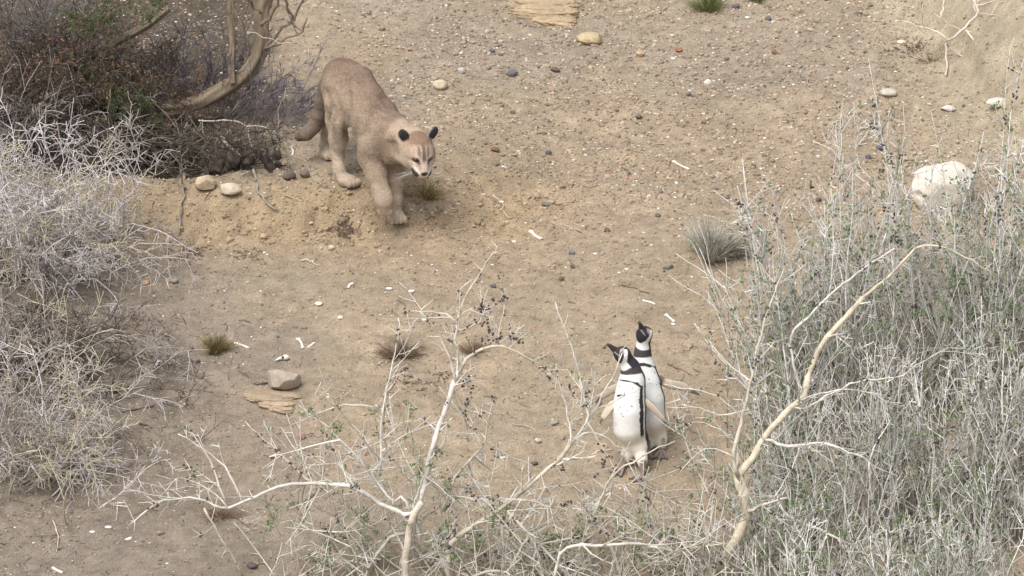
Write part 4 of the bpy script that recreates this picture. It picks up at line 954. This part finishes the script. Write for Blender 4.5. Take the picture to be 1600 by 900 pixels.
    T([(1216, 785), (1230, 806), (1255, 818), (1284, 829), (1315, 845), (1346, 860)], .0085, .0065, k=0, dy=-.03, col=WOODW, side=4)
    T([(1346, 860), (1365, 850), (1382, 838), (1405, 822)], .0055, .002, k=.0002, dy=-.03)
    T([(1346, 860), (1347, 885), (1350, 920)], .0045, .003, k=0, dy=-.03)
    T([(1385, 920), (1390, 890), (1398, 860), (1412, 830), (1422, 805)], .008, .003, k=.0003, dy=.05, col=WOOD)
    T([(1225, 800), (1228, 840), (1233, 870)], .007, .005, k=0, dy=.05, col=WOODW)
    T([(1180, 600), (1140, 570), (1105, 530), (1085, 505)], .0055, .002, dy=.2, col=WOODW, leaf=3)
    T([(1170, 640), (1130, 648), (1100, 640), (1065, 632)], .0045, .0016, k=.0003, dy=.1, col=WOODW, side=8)
    T([(1165, 660), (1130, 625), (1100, 612), (1060, 606), (1036, 600)], .0045, .0018, k=.0003, dy=.1, col=WOODW, side=6, leaf=4)
    T([(1150, 690), (1120, 668), (1090, 660), (1055, 668)], .004, .0016, k=.0002, dy=.08, col=WOODW)
    T([(1148, 715), (1110, 700), (1085, 712), (1060, 742)], .004, .0016, k=.0002, dy=.05, col=WOODW)
    T([(1250, 695), (1240, 730), (1215, 770), (1195, 800)], .005, .004, k=0, dy=.05, col=WOODW)
    T([(1205, 690), (1260, 640), (1330, 600), (1400, 590), (1440, 565), (1480, 545)], .007, .0022, dy=.12, col=WOODW, side=8)
    T([(1230, 650), (1280, 615), (1330, 610), (1385, 618)], .006, .002, k=.0004, dy=.15, col=WOODW, side=8)
    pl.finish(root)

def bush(name, foot, label, rng, stems, L, spread, col, seg=dict(), lean=(0, 0, .6), leafc=None, leaf=0, group=None, rad=.12, cat='shrub', flat=.6, cols=None, r=.0035):
    b = gp(*foot); root = thing(name, b, label, cat, group); pl = Plant(rng, col, col, leafc or LEAFG, BERRY)
    for k in range(stems):
        off = np.array([rng.randn() * rad, rng.randn() * rad * .7, 0]); p = np.array(b) + off; p[2] = H(p[0], p[1]) - .01
        d = unit(np.array([lean[0] + rng.randn() * spread, lean[1] + rng.randn() * spread * flat, lean[2] + .3 * rng.rand()]))
        pl.tc = np.asarray(cols[rng.randint(len(cols))] if cols else col) * rng.uniform(.8, 1.15)
        kw = dict(minr=.0019, wig=.16, up=.0, ratio=.45, kids=4, spread=.9, leaf=leaf, berry=0, sag=.08, thorn=0); kw.update(seg)
        pl.twig(p, d, L * rng.uniform(.6, 1.2), r * rng.uniform(.7, 1.2), 2, **kw)
    pl.finish(root); return root, pl

def build_left_bushes():
    R_ = np.random.RandomState
    ash = C(208, 201, 198); ash2 = C(178, 169, 162); straw = C(198, 188, 164); dk = C(92, 84, 78); dk2 = C(74, 68, 66)
    bush('spiny_shrub', (12, 410), 'ash white spiny shrub at the left edge, a dome of zigzag twigs', R_(1), 135, .60, .68, ash, dict(kids=6, spread=1.0, thorn=9, wig=.2, ratio=.42, minr=.0022), (.06, -.12, .85), rad=.18, cols=[ash, ash, ash, ash2, straw], r=.0046)
    bush('spiny_shrub', (130, 375), 'low pale spiny twigs reaching over the sand beside the white spiny shrub', R_(2), 16, .34, .5, ash2, dict(kids=5, spread=1.0, thorn=10, wig=.2, up=-.01), (.55, -.1, .15), rad=.06, cols=[ash, straw], r=.0028)
    bush('dry_bush', (25, 585), 'dull grey brown dry bush at the left edge below the white spiny shrub', R_(3), 95, .46, .85, dk, dict(kids=5, sag=.12, wig=.13), (.25, -.05, .45), rad=.18, cols=[dk, ash2, C(146, 134, 122), straw], r=.0036)
    bush('dry_bush', (35, 735), 'pale arching dry bush at the lower left edge', R_(4), 85, .50, .75, ash2, dict(kids=5, sag=.16, wig=.12, thorn=4), (.35, -.1, .55), rad=.17, cols=[ash, ash, ash2, straw, C(150, 140, 130)], r=.0042)
    bush('dry_bush', (150, 590), 'flat mat of fine dark dry twigs on the sand right of the grey brown bush', R_(5), 80, .26, .9, dk, dict(kids=4, sag=.1, wig=.2, minr=.0013), (.1, 0, .12), rad=.26, cols=[dk, dk2, C(140, 128, 114)], r=.0020)
    bush('bare_shrub', (55, 130), 'tangled bare grey shrub in the top left corner', R_(6), 95, .50, .9, C(128, 120, 118), dict(kids=5, wig=.17), (0, -.05, .6), rad=.25, cols=[C(132, 126, 124), C(104, 98, 98), dk2, dk], r=.0036)
    bush('russet_shrub', (128, 188), 'dense bush with dead russet foliage in the upper left', R_(7), 95, .43, .75, dk, dict(kids=5, wig=.14), (.05, -.12, .75), leafc=[C(128, 104, 84), C(108, 90, 74), C(158, 126, 98), C(98, 90, 74), C(100, 96, 76)], leaf=14, rad=.17, cols=[dk, C(112, 90, 76), dk2], r=.0034)
    bush('drooping_shrub', (60, 235), 'mass of drooping grey stems below the russet bush', R_(8), 130, .44, .7, C(146, 140, 134), dict(kids=3, sag=.38, wig=.07, up=.05), (.0, -.35, .9), rad=.22, cols=[C(150, 144, 138), C(122, 114, 108), dk2], r=.0034)
    bush('dark_twiggy_shrub', (305, 165), 'fine dark purple grey upright twigs behind the gnarled limb', R_(9), 22, .34, .38, C(98, 90, 94), dict(kids=5, spread=.55, wig=.09, up=.03), (0, .05, .9), rad=.10, cols=[C(98, 90, 94), C(84, 76, 78), C(112, 104, 104)], r=.0020)
    bush('dark_twiggy_shrub', (385, 195), 'fine purple grey twigs fanning right toward the puma from the root mass', R_(10), 30, .32, .36, C(120, 110, 116), dict(kids=5, spread=.55, wig=.09, up=.02), (.55, .05, .55), rad=.09, cols=[C(122, 112, 118), C(98, 90, 94), C(140, 132, 134)], r=.0019)

def build_tree():
    rng = np.random.RandomState(12); b = gp(262, 248); Y = b.y + .10
    root = thing('gnarled_tree', b, 'gnarled grey tree with a bent limb and bare hanging roots over the sand', 'tree')
    pl = Plant(rng, C(124, 110, 92), C(126, 114, 100), [C(96, 106, 70), C(84, 96, 62), C(112, 116, 82)], BERRY); BK = C(122, 109, 92); RT = C(146, 136, 122)
    def T(pix, r0, r1, k=0.0, dy=0, **kw):
        a = dict(leaf=0, berry=0, thorn=0, side=2, col=BK, mat=M_BARK, jit=.006); a.update(kw); return traced(pl, root, pix, Y, r0, r1, k, dy, **a)
    # limb, built wide with ridged bark
    def limb(pix, r0, r1, dy, name):
        pts = resample([np.array(at(x, y, Y + dy + .0008 * (pix[0][1] - y))) for x, y in pix], 60); n = 60; k = 22
        T_ = np.gradient(pts, axis=0); T_ /= np.linalg.norm(T_, axis=1)[:, None]; U = np.cross(T_, [.2, .9, .1]); U /= np.linalg.norm(U, axis=1)[:, None]; W = np.cross(T_, U)
        aa = np.linspace(0, 2 * math.pi, k, False); i_ = np.arange(n)
        rr = np.linspace(r0, r1, n)[:, None] * (1 + .16 * np.sin(aa * 5 + i_[:, None] * .10 + 2 * vnoise(i_ * .15, i_ * 0, 3)[:, None]) + .16 * (vnoise(i_[:, None] * .22 + 0 * aa, aa * 3 + 0 * i_[:, None], 5) - .5) + .2 * (vnoise(i_ * .2, i_ * 0 + 3, 9)[:, None] - .5))
        V = pts[:, None] + U[:, None] * (np.cos(aa)[None, :, None] * rr[..., None]) + W[:, None] * (np.sin(aa)[None, :, None] * rr[..., None])
        cc = BK * (.72 + .6 * vnoise(i_[:, None] * .18 + 0 * aa, aa * 3.2 + 0 * i_[:, None], 15))[..., None]
        i = np.arange(n - 1)[:, None] * k; j = np.arange(k)[None]; kk = (j + 1) % k
        Q = np.stack([i + j, i + kk, i + k + kk, i + k + j], -1).reshape(-1, 4); mesh_obj(name, V.reshape(-1, 3), Q, cc.reshape(-1, 3), M_BARK, root)
    limb([(196, 222), (206, 190), (223, 174), (270, 169), (312, 159), (353, 137), (385, 113), (402, 88), (408, 62), (410, 17), (418, -8), (440, -60)], .038, .029, 0, 'trunk')
    limb([(363, 130), (362, 103), (363, 67), (360, 20), (358, -50)], .016, .013, .03, 'limb')
    limb([(200, 214), (176, 184), (154, 148), (150, 112), (160, 86), (180, 66), (220, 45), (240, 32), (264, 13)], .024, .015, .10, 'limb')
    limb([(205, 192), (238, 190), (262, 203), (280, 228), (290, 250)], .026, .016, -.05, 'root')
    limb([(150, 205), (185, 214), (215, 224), (262, 226), (290, 215)], .014, .010, -.10, 'root')
    T([(412, 78), (437, 50), (457, 32), (470, 12), (475, -20)], .010, .005, dy=.02, side=5)
    T([(414, 76), (447, 63), (470, 50), (477, 40), (480, 28)], .009, .004, dy=-.03, side=6)
    T([(457, 32), (449, 12), (444, -20)], .009, .008, dy=.02, side=3)
    T([(408, 22), (395, 8), (380, -10)], .009, .008, dy=.02)
    T([(408, 40), (425, 20), (437, -10)], .011, .009, dy=.0)
    T([(378, 108), (386, 80), (380, 40), (386, -10)], .007, .004, dy=.08, side=7)
    T([(350, 60), (344, 30), (346, 10)], .005, .002, dy=.05, side=12)
    # bare roots that hang out of the cut bank
    T([(283, 238), (284, 262), (289, 288), (287, 312), (284, 330), (279, 352), (280, 364)], .0125, .006, dy=-.18, col=RT, name='root', hug=True, side=1)
    T([(345, 212), (360, 232), (383, 247), (399, 271), (404, 299), (413, 313), (434, 329)], .011, .004, dy=-.16, k=.0015, col=C(160, 152, 142), name='root', hug=True, side=2)
    T([(310, 188), (345, 188), (383, 192), (430, 205), (448, 220), (462, 234)], .0055, .0025, dy=-.2, k=0, col=C(186, 176, 160), name='root', hug=True, side=1)
    T([(388, 200), (392, 220), (399, 238), (396, 258), (386, 271), (376, 273)], .0055, .003, dy=-.2, col=C(186, 176, 160), name='root', hug=True, side=0)
    T([(424, 204), (434, 220), (432, 245), (437, 256)], .0035, .0018, dy=-.2, col=C(186, 176, 160), name='root', hug=True, side=0)
    T([(172, 140), (172, 220), (180, 270), (172, 320), (166, 345)], .0035, .002, dy=-.25, col=RT, name='root', hug=True, side=0)
    T([(338, 205), (305, 245), (275, 280), (243, 312)], .004, .002, dy=-.2, col=RT, name='root', hug=True, side=0)
    T([(405, 215), (415, 250), (430, 285)], .0028, .0015, dy=-.2, col=RT, name='root', hug=True, side=0)
    T([(432, 206), (436, 175), (446, 140)], .0025, .0015, dy=-.2, col=C(186, 176, 160), name='root', hug=True, side=0)
    T([(385, 50), (425, 65), (465, 68), (490, 76)], .0035, .002, dy=-.25, col=C(190, 180, 166), name='twig', side=2)
    T([(482, 76), (484, 110), (478, 150)], .002, .001, dy=-.25, col=C(190, 180, 166), name='twig', side=0)
    m = MB()
    for k in range(230):
        x0 = rng.uniform(120, 300); y0 = rng.uniform(175, 235); x1 = rng.uniform(190, 345); y1 = rng.uniform(195, 290) ; sg = rng.uniform(5, 38)
        d0, d1 = rng.uniform(-.28, .05, 2); pts = [np.array(at(x0, y0, Y + d0)), np.array(at((x0 + x1) / 2 + rng.randn() * 10, (y0 + y1) / 2 + sg, Y + (d0 + d1) / 2 - .04)), np.array(at(x1, y1, Y + d1))]
        P = resample(pts, 10); g = height(P[:, 0], P[:, 1]); P[:, 2] = np.maximum(P[:, 2], g + .002)
        m.tube(P, np.linspace(rng.uniform(.0018, .0050), .0012, 10), RT * (rng.uniform(.18, .60) if rng.rand() < .7 else rng.uniform(.6, 1.1)), 4, False)  # most rootlets dimmed: the dark under the bush is put into their colour
    for k in range(70):
        x0 = rng.uniform(255, 430); y0 = rng.uniform(185, 240); pts = [np.array(at(x0, y0, Y - .1 + rng.uniform(-.1, .1))), np.array(at(x0 + rng.randn() * 14, y0 + 25, Y - .14)), np.array(at(x0 + rng.randn() * 26, y0 + rng.uniform(30, 65), Y - .16 + rng.uniform(-.05, .05)))]
        P = resample(pts, 8); g = height(P[:, 0], P[:, 1]); P[:, 2] = np.maximum(P[:, 2], g + .002); m.tube(P, np.linspace(rng.uniform(.002, .0045), .001, 8), RT * rng.uniform(.5, 1.15), 4, False)
    tag(m.build('rootlets', M_TWIG, root), kind='stuff')
    # green sprays hanging from the limb
    for k in range(60):
        p = np.array(at(rng.normal(200, 15), rng.normal(168, 17), Y - .06 + rng.uniform(-.12, .06)))
        pl.tc = C(112, 98, 82); pl.twig(p, unit(np.array([rng.randn() * .6, rng.randn() * .4, rng.uniform(-.9, .3)])), rng.uniform(.05, .13), .0016, 1, .1, -.05, .5, 3, .7, 70, 0)
    for cx, cy, sx, sy, n in ((150, 25, 16, 16, 30), (235, 12, 25, 9, 22), (135, 130, 14, 14, 16)):
        for k in range(n):
            p = np.array(at(rng.normal(cx, sx), rng.normal(cy, sy), Y + .1 + rng.uniform(-.12, .1)))
            pl.tc = C(112, 98, 82); pl.twig(p, unit(rng.randn(3) * [1, .6, .8]), rng.uniform(.05, .12), .0016, 1, .1, 0, .5, 3, .7, 42, 0)
    pl.finish(root)
    # the dark dead stump at its right
    b2 = gp(395, 268); st = thing('dead_stump', b2, 'dark crumbling dead stump under the limb, next to the puma\'s tail', 'stump')
    Fd = Field(np.array(b2) - [.28, .2, .12], np.array(b2) + [.28, .35, .34], .005)
    for k in range(34):
        x = rng.uniform(336, 434); y = rng.uniform(244, 268); p = np.array(at(x, y, b2.y + .06 + rng.uniform(-.05, .1))); Fd.ell(p, rng.uniform(.010, .030, 3), np.linalg.qr(rng.randn(3, 3))[0], .03)
    v, f = Fd.mesh(1); N = vnormals(v, f); v = v + N * ((n3(v * [1, 1, .4], 30, 3) - .5) * .06 + (n3(v * [1, 1, .5], 85, 4) - .5) * .04)[:, None]
    c = C(76, 67, 61) * (.25 + 1.4 * n3(v, 40, 6))[:, None]; mesh_obj('rotten_wood', v, f, c, M_BARK, st)
    pl2 = Plant(rng, BK, C(84, 72, 66), LEAFG, BERRY)
    for k in range(190):
        p = np.array(at(rng.uniform(325, 440), rng.uniform(196, 264), b2.y + rng.uniform(0, .12))); pl2.tc = C(92, 82, 74) * rng.uniform(.2, 1.1)
        pl2.twig(p, unit(np.array([rng.randn() * .8, -.3 + rng.randn() * .3, rng.randn() * .5])), rng.uniform(.05, .14), .0022, 1, .2, 0, .5, 2, .9)
    pl2.finish(st)

def tuft(foot, w, h, label, name, cat, seed, cols, n=240, r=.0011, flatten=1.0, spread=1.0, leaf=False):
    """a cushion of fine blades rising from one foot"""
    rng = np.random.RandomState(seed); b = gp(*foot); root = thing(name, b, label, cat); m = MB(); W = w * M_PX / 2; Hh = h * M_PX
    bias = rng.randn(2) * .16
    for k in range(n):
        a = rng.uniform(0, 6.283); t = math.sqrt(rng.rand()) * (1 + .35 * math.sin(a * 3 + seed)); p = np.array([math.cos(a) * W * .35 * t, math.sin(a) * W * .30 * t, 0]) + np.array(b); p[2] = H(p[0], p[1]) - .004
        d = unit(np.array([math.cos(a) * t * spread + bias[0], math.sin(a) * t * spread * .9 + bias[1], .75 * flatten + .2 * rng.rand()]) + rng.randn(3) * .24); L = rng.uniform(.3, 1.2) * (Hh * (1 - .35 * t) + W * .35 * t)
        e = p + d * L * .55; q = e + unit(d + np.array([math.cos(a), math.sin(a), -.4]) * .35 * t + rng.randn(3) * .12) * L * .45
        g = H(q[0], q[1]); q[2] = max(q[2], g + .004)
        m.tube([p, e, q], [r, r * .9, r * .35], np.asarray(cols[rng.randint(len(cols))]) * rng.uniform(.7, 1.25), 3, False)
    tag(m.build('blades' if 'grass' in name else 'twigs', M_TWIG, root), kind='stuff'); return root

def build_tufts():
    og = [C(142, 128, 86), C(122, 114, 74), C(160, 142, 104), C(104, 98, 66)]; gr = [C(128, 134, 82), C(108, 118, 70), C(152, 148, 104), C(96, 104, 64)]
    br = [C(142, 118, 96), C(118, 98, 82), C(164, 140, 116), C(100, 84, 72)]; ag = [C(190, 186, 172), C(174, 170, 156), C(204, 200, 188), C(158, 154, 134)]
    tuft((337, 548), 54, 27, 'olive green grass tuft on the left open sand', 'grass_tuft', 'grass tuft', 1, og, 420)
    tuft((622, 556), 80, 30, 'flat brown mat of dead grass behind the berry shrub', 'dead_grass_mat', 'dead grass', 2, br, 420, flatten=.5, spread=1.3)
    tuft((664, 306), 40, 34, 'small brown green grass tuft below the puma\'s chin', 'grass_tuft', 'grass tuft', 3, [C(152, 138, 92), C(136, 118, 78), C(170, 152, 110)], 170)
    tuft((1106, 15), 62, 34, 'bright green grass tuft cut by the top edge of the picture', 'grass_tuft', 'grass tuft', 4, gr, 420)
    tuft((1182, 2), 34, 20, 'small green grass tuft at the top, right of the bright green one', 'grass_tuft', 'grass tuft', 5, gr, 160)
    tuft((738, 552), 46, 26, 'small brown dry tuft behind the berry shrub\'s upper fork', 'dead_grass_mat', 'dead grass', 6, br, 170, flatten=.6)
    tuft((345, 806), 70, 24, 'reddish brown dead mat under the berry shrub\'s left arm', 'dead_grass_mat', 'dead grass', 8, br, 260, flatten=.4, spread=1.3)
    tuft((1112, 402), 100, 62, 'rounded silver grey cushion plant on the right gravel', 'cushion_plant', 'shrub', 7, ag, 620, .0018, flatten=1.1, spread=.9)
    tuft((1150, 402), 70, 34, 'thin grey twiggy plant beside the silver cushion plant', 'cushion_plant', 'shrub', 9, [C(150, 146, 142), C(126, 120, 116)], 130, .0012, flatten=.7, spread=1.2)
    tuft((1455, 95), 60, 26, 'scruffy brown dead plant on the sandy bank under the dead branch', 'dead_grass_mat', 'dead grass', 10, br, 120, flatten=.4, spread=1.4)

def build_dead_branch():
    rng = np.random.RandomState(31); b = gp(1500, 60); Y = b.y - .05
    root = thing('dead_branch', gp(1480, 118), 'bare pinkish white dead branch hanging down the sandy bank, top right', 'branch'); pl = Plant(rng, C(214, 198, 184), C(206, 190, 176), LEAFG, BERRY)
    def T(pix, r0, r1, dy=0, **kw): traced(pl, root, pix, Y, r0, r1, 0.003, dy, **dict(dict(leaf=0, berry=0, thorn=2, side=3, col=C(214, 196, 182)), **kw))
    T([(1515, -40), (1522, 0), (1527, 20), (1503, 48), (1490, 58), (1480, 63)], .009, .007, -.1)
    T([(1480, 63), (1467, 50), (1440, 42), (1410, 32)], .006, .003)
    T([(1477, 68), (1479, 100), (1478, 118)], .0065, .005, -.03)
    T([(1480, 73), (1503, 87), (1530, 113)], .006, .003, -.03)
    T([(1510, 47), (1533, 77), (1545, 103)], .006, .003, -.02)
    T([(1508, 48), (1533, 53), (1555, 42)], .005, .002)
    T([(1527, 20), (1565, 25)], .0035, .002)
    T([(1478, -10), (1473, 15), (1468, 30)], .006, .004)
    T([(1505, 88), (1490, 104), (1480, 120)], .004, .002, -.03)
    T([(1505, 88), (1500, 110), (1504, 130)], .003, .0015, -.03)
    T([(1503, 48), (1480, 35), (1460, 20)], .003, .0015)
    T([(1527, 20), (1520, 10), (1540, -10)], .004, .003)
    pl.finish(root)

def build_sticks():
    def stick(pts, r, col, label, dy=.006, name='stick'):
        P = [gp(*q, dy) for q in pts]; c = P[0].copy(); m = MB(); n = 8; rng = np.random.RandomState(int(pts[0][0]))
        Q = resample(np.array([p - c for p in P]), n); Q[1:-1] += rng.randn(n - 2, 3) * .003; m.tube(Q, np.linspace(r, r * .5, n), col, 5)
        for k in range(2): i = rng.randint(2, n - 1); m.tube([Q[i], Q[i] + unit(rng.randn(3) * [1, 1, .3]) * r * 6], [r * .6, r * .2], np.asarray(col) * .9, 4)
        o = m.build(name, M_TWIG); o.location = c; tag(o, label, 'stick')
    stick([(770, 307), (785, 318), (790, 336), (805, 357)], .003, C(198, 188, 170), 'thin pale curved twig on the slope right of the puma')
    stick([(510, 362), (528, 352), (546, 342)], .005, C(92, 76, 66), 'short dark stick on the sand left of the puma\'s raised paw')
    stick([(970, 447), (992, 451), (1015, 460)], .0035, C(126, 108, 96), 'thin dark stick with a pale end above the rear penguin')
    stick([(470, 409), (485, 410), (498, 417)], .003, C(218, 206, 186), 'thin pale curved stem on open sand in the left middle')
    stick([(82, 815), (90, 840), (88, 865)], .004, C(190, 178, 164), 'pale crooked twig on the sand at lower left')
    stick([(192, 646), (215, 640), (240, 636)], .005, C(108, 92, 84), 'dark stick on the sand right of the dry left bushes')
    stick([(218, 663), (228, 667), (238, 670)], .005, C(92, 82, 78), 'short black stick below the longer dark stick')
    stick([(270, 372), (285, 385), (305, 400)], .006, C(110, 92, 78), 'dark root end lying on sand where the long hanging root meets the ground', name='root_end')
    stick([(1043, 570), (1062, 578), (1082, 588)], .003, C(132, 108, 92), 'thin brown twig right of the rear penguin')
    stick([(418, 600), (402, 602), (392, 598)], .004, C(84, 80, 78), 'dark forked twig touching the grey brown rock')
    stick([(925, 712), (938, 706), (958, 704)], .0035, C(220, 208, 188), 'short pale twig left of the penguin feet')
    stick([(800, 664), (825, 668), (842, 680)], .0028, C(176, 168, 156), 'thin grey arched twig on sand left of the penguins')
def build_litter():
    """crumbled twigs and bark on the soil: nobody could count it"""
    rng = np.random.RandomState(9); m = MB(); N = 9000
    x = rng.uniform(-2.5, 1.2, N); y = rng.uniform(-2.8, 1.7, N); Z = height(x, y); px, py = to_px(np.stack([x, y, Z], -1))
    w = sstep(330, 60, px + .35 * np.abs(py - 560)) * sstep(440, 500, py) * .9 + sstep(420, 150, px) * sstep(300, 180, py) * .7 + .05 + .5 * sstep(.56, .75, fbm(x * 2.2, y * 2.2, 71)) * .4
    for i in np.nonzero(rng.rand(N) < w)[0]:
        a = rng.uniform(0, 6.28); L = rng.gamma(2, .011) + .006; d = np.array([math.cos(a) * L, math.sin(a) * L * .9]); p = np.array([x[i], y[i]]); q = p + d; mid = (p + q) / 2 + rng.randn(2) * L * .12
        P = [[*p, H(*p) + .002], [*mid, H(*mid) + .003 + .1 * L], [*q, H(*q) + .002]]; r = rng.uniform(.0008, .0022)
        c = [C(96, 82, 72), C(124, 106, 90), C(150, 136, 120), C(80, 70, 64)][rng.randint(4)]; m.tube(P, [r, r, r * .6], c, 3, False)
    for cx, cy, n in ((540, 362, 70), (385, 400, 30), (300, 395, 60), (215, 500, 60), (210, 560, 80), (690, 590, 40), (640, 600, 40), (1420, 75, 80)):
        for k in range(n):
            g = gp(cx + rng.randn() * 16, cy + rng.randn() * 7, .004); a = rng.uniform(0, 6.28); L = rng.uniform(.01, .035); e = [g.x + math.cos(a) * L, g.y + math.sin(a) * L]
            m.tube([list(g), [*e, H(*e) + rng.uniform(.003, .014)]], [.002, .0009], C(98, 82, 72) * rng.uniform(.7, 1.5), 3, False)
    tag(m.build('dry_litter', M_LITTER), 'crumbled dry twigs and bark scattered over the soil', kind='stuff')

# ------------------------------------------------------------------ build it all
STEPS = [('ground', build_ground), ('gravel', build_gravel), ('tree', build_tree), ('left', build_left_bushes), ('thicket', build_thicket), ('berry', build_berry_shrub),
         ('puma', build_puma), ('penguins', build_penguins), ('stones', build_stones), ('tufts', build_tufts), ('dead', build_dead_branch), ('sticks', build_sticks), ('litter', build_litter)]
import time
for nm, fn in STEPS:
    if ONLY is None or nm in ONLY:
        t0 = time.time(); fn(); print('built', nm, round(time.time() - t0, 1), 's')
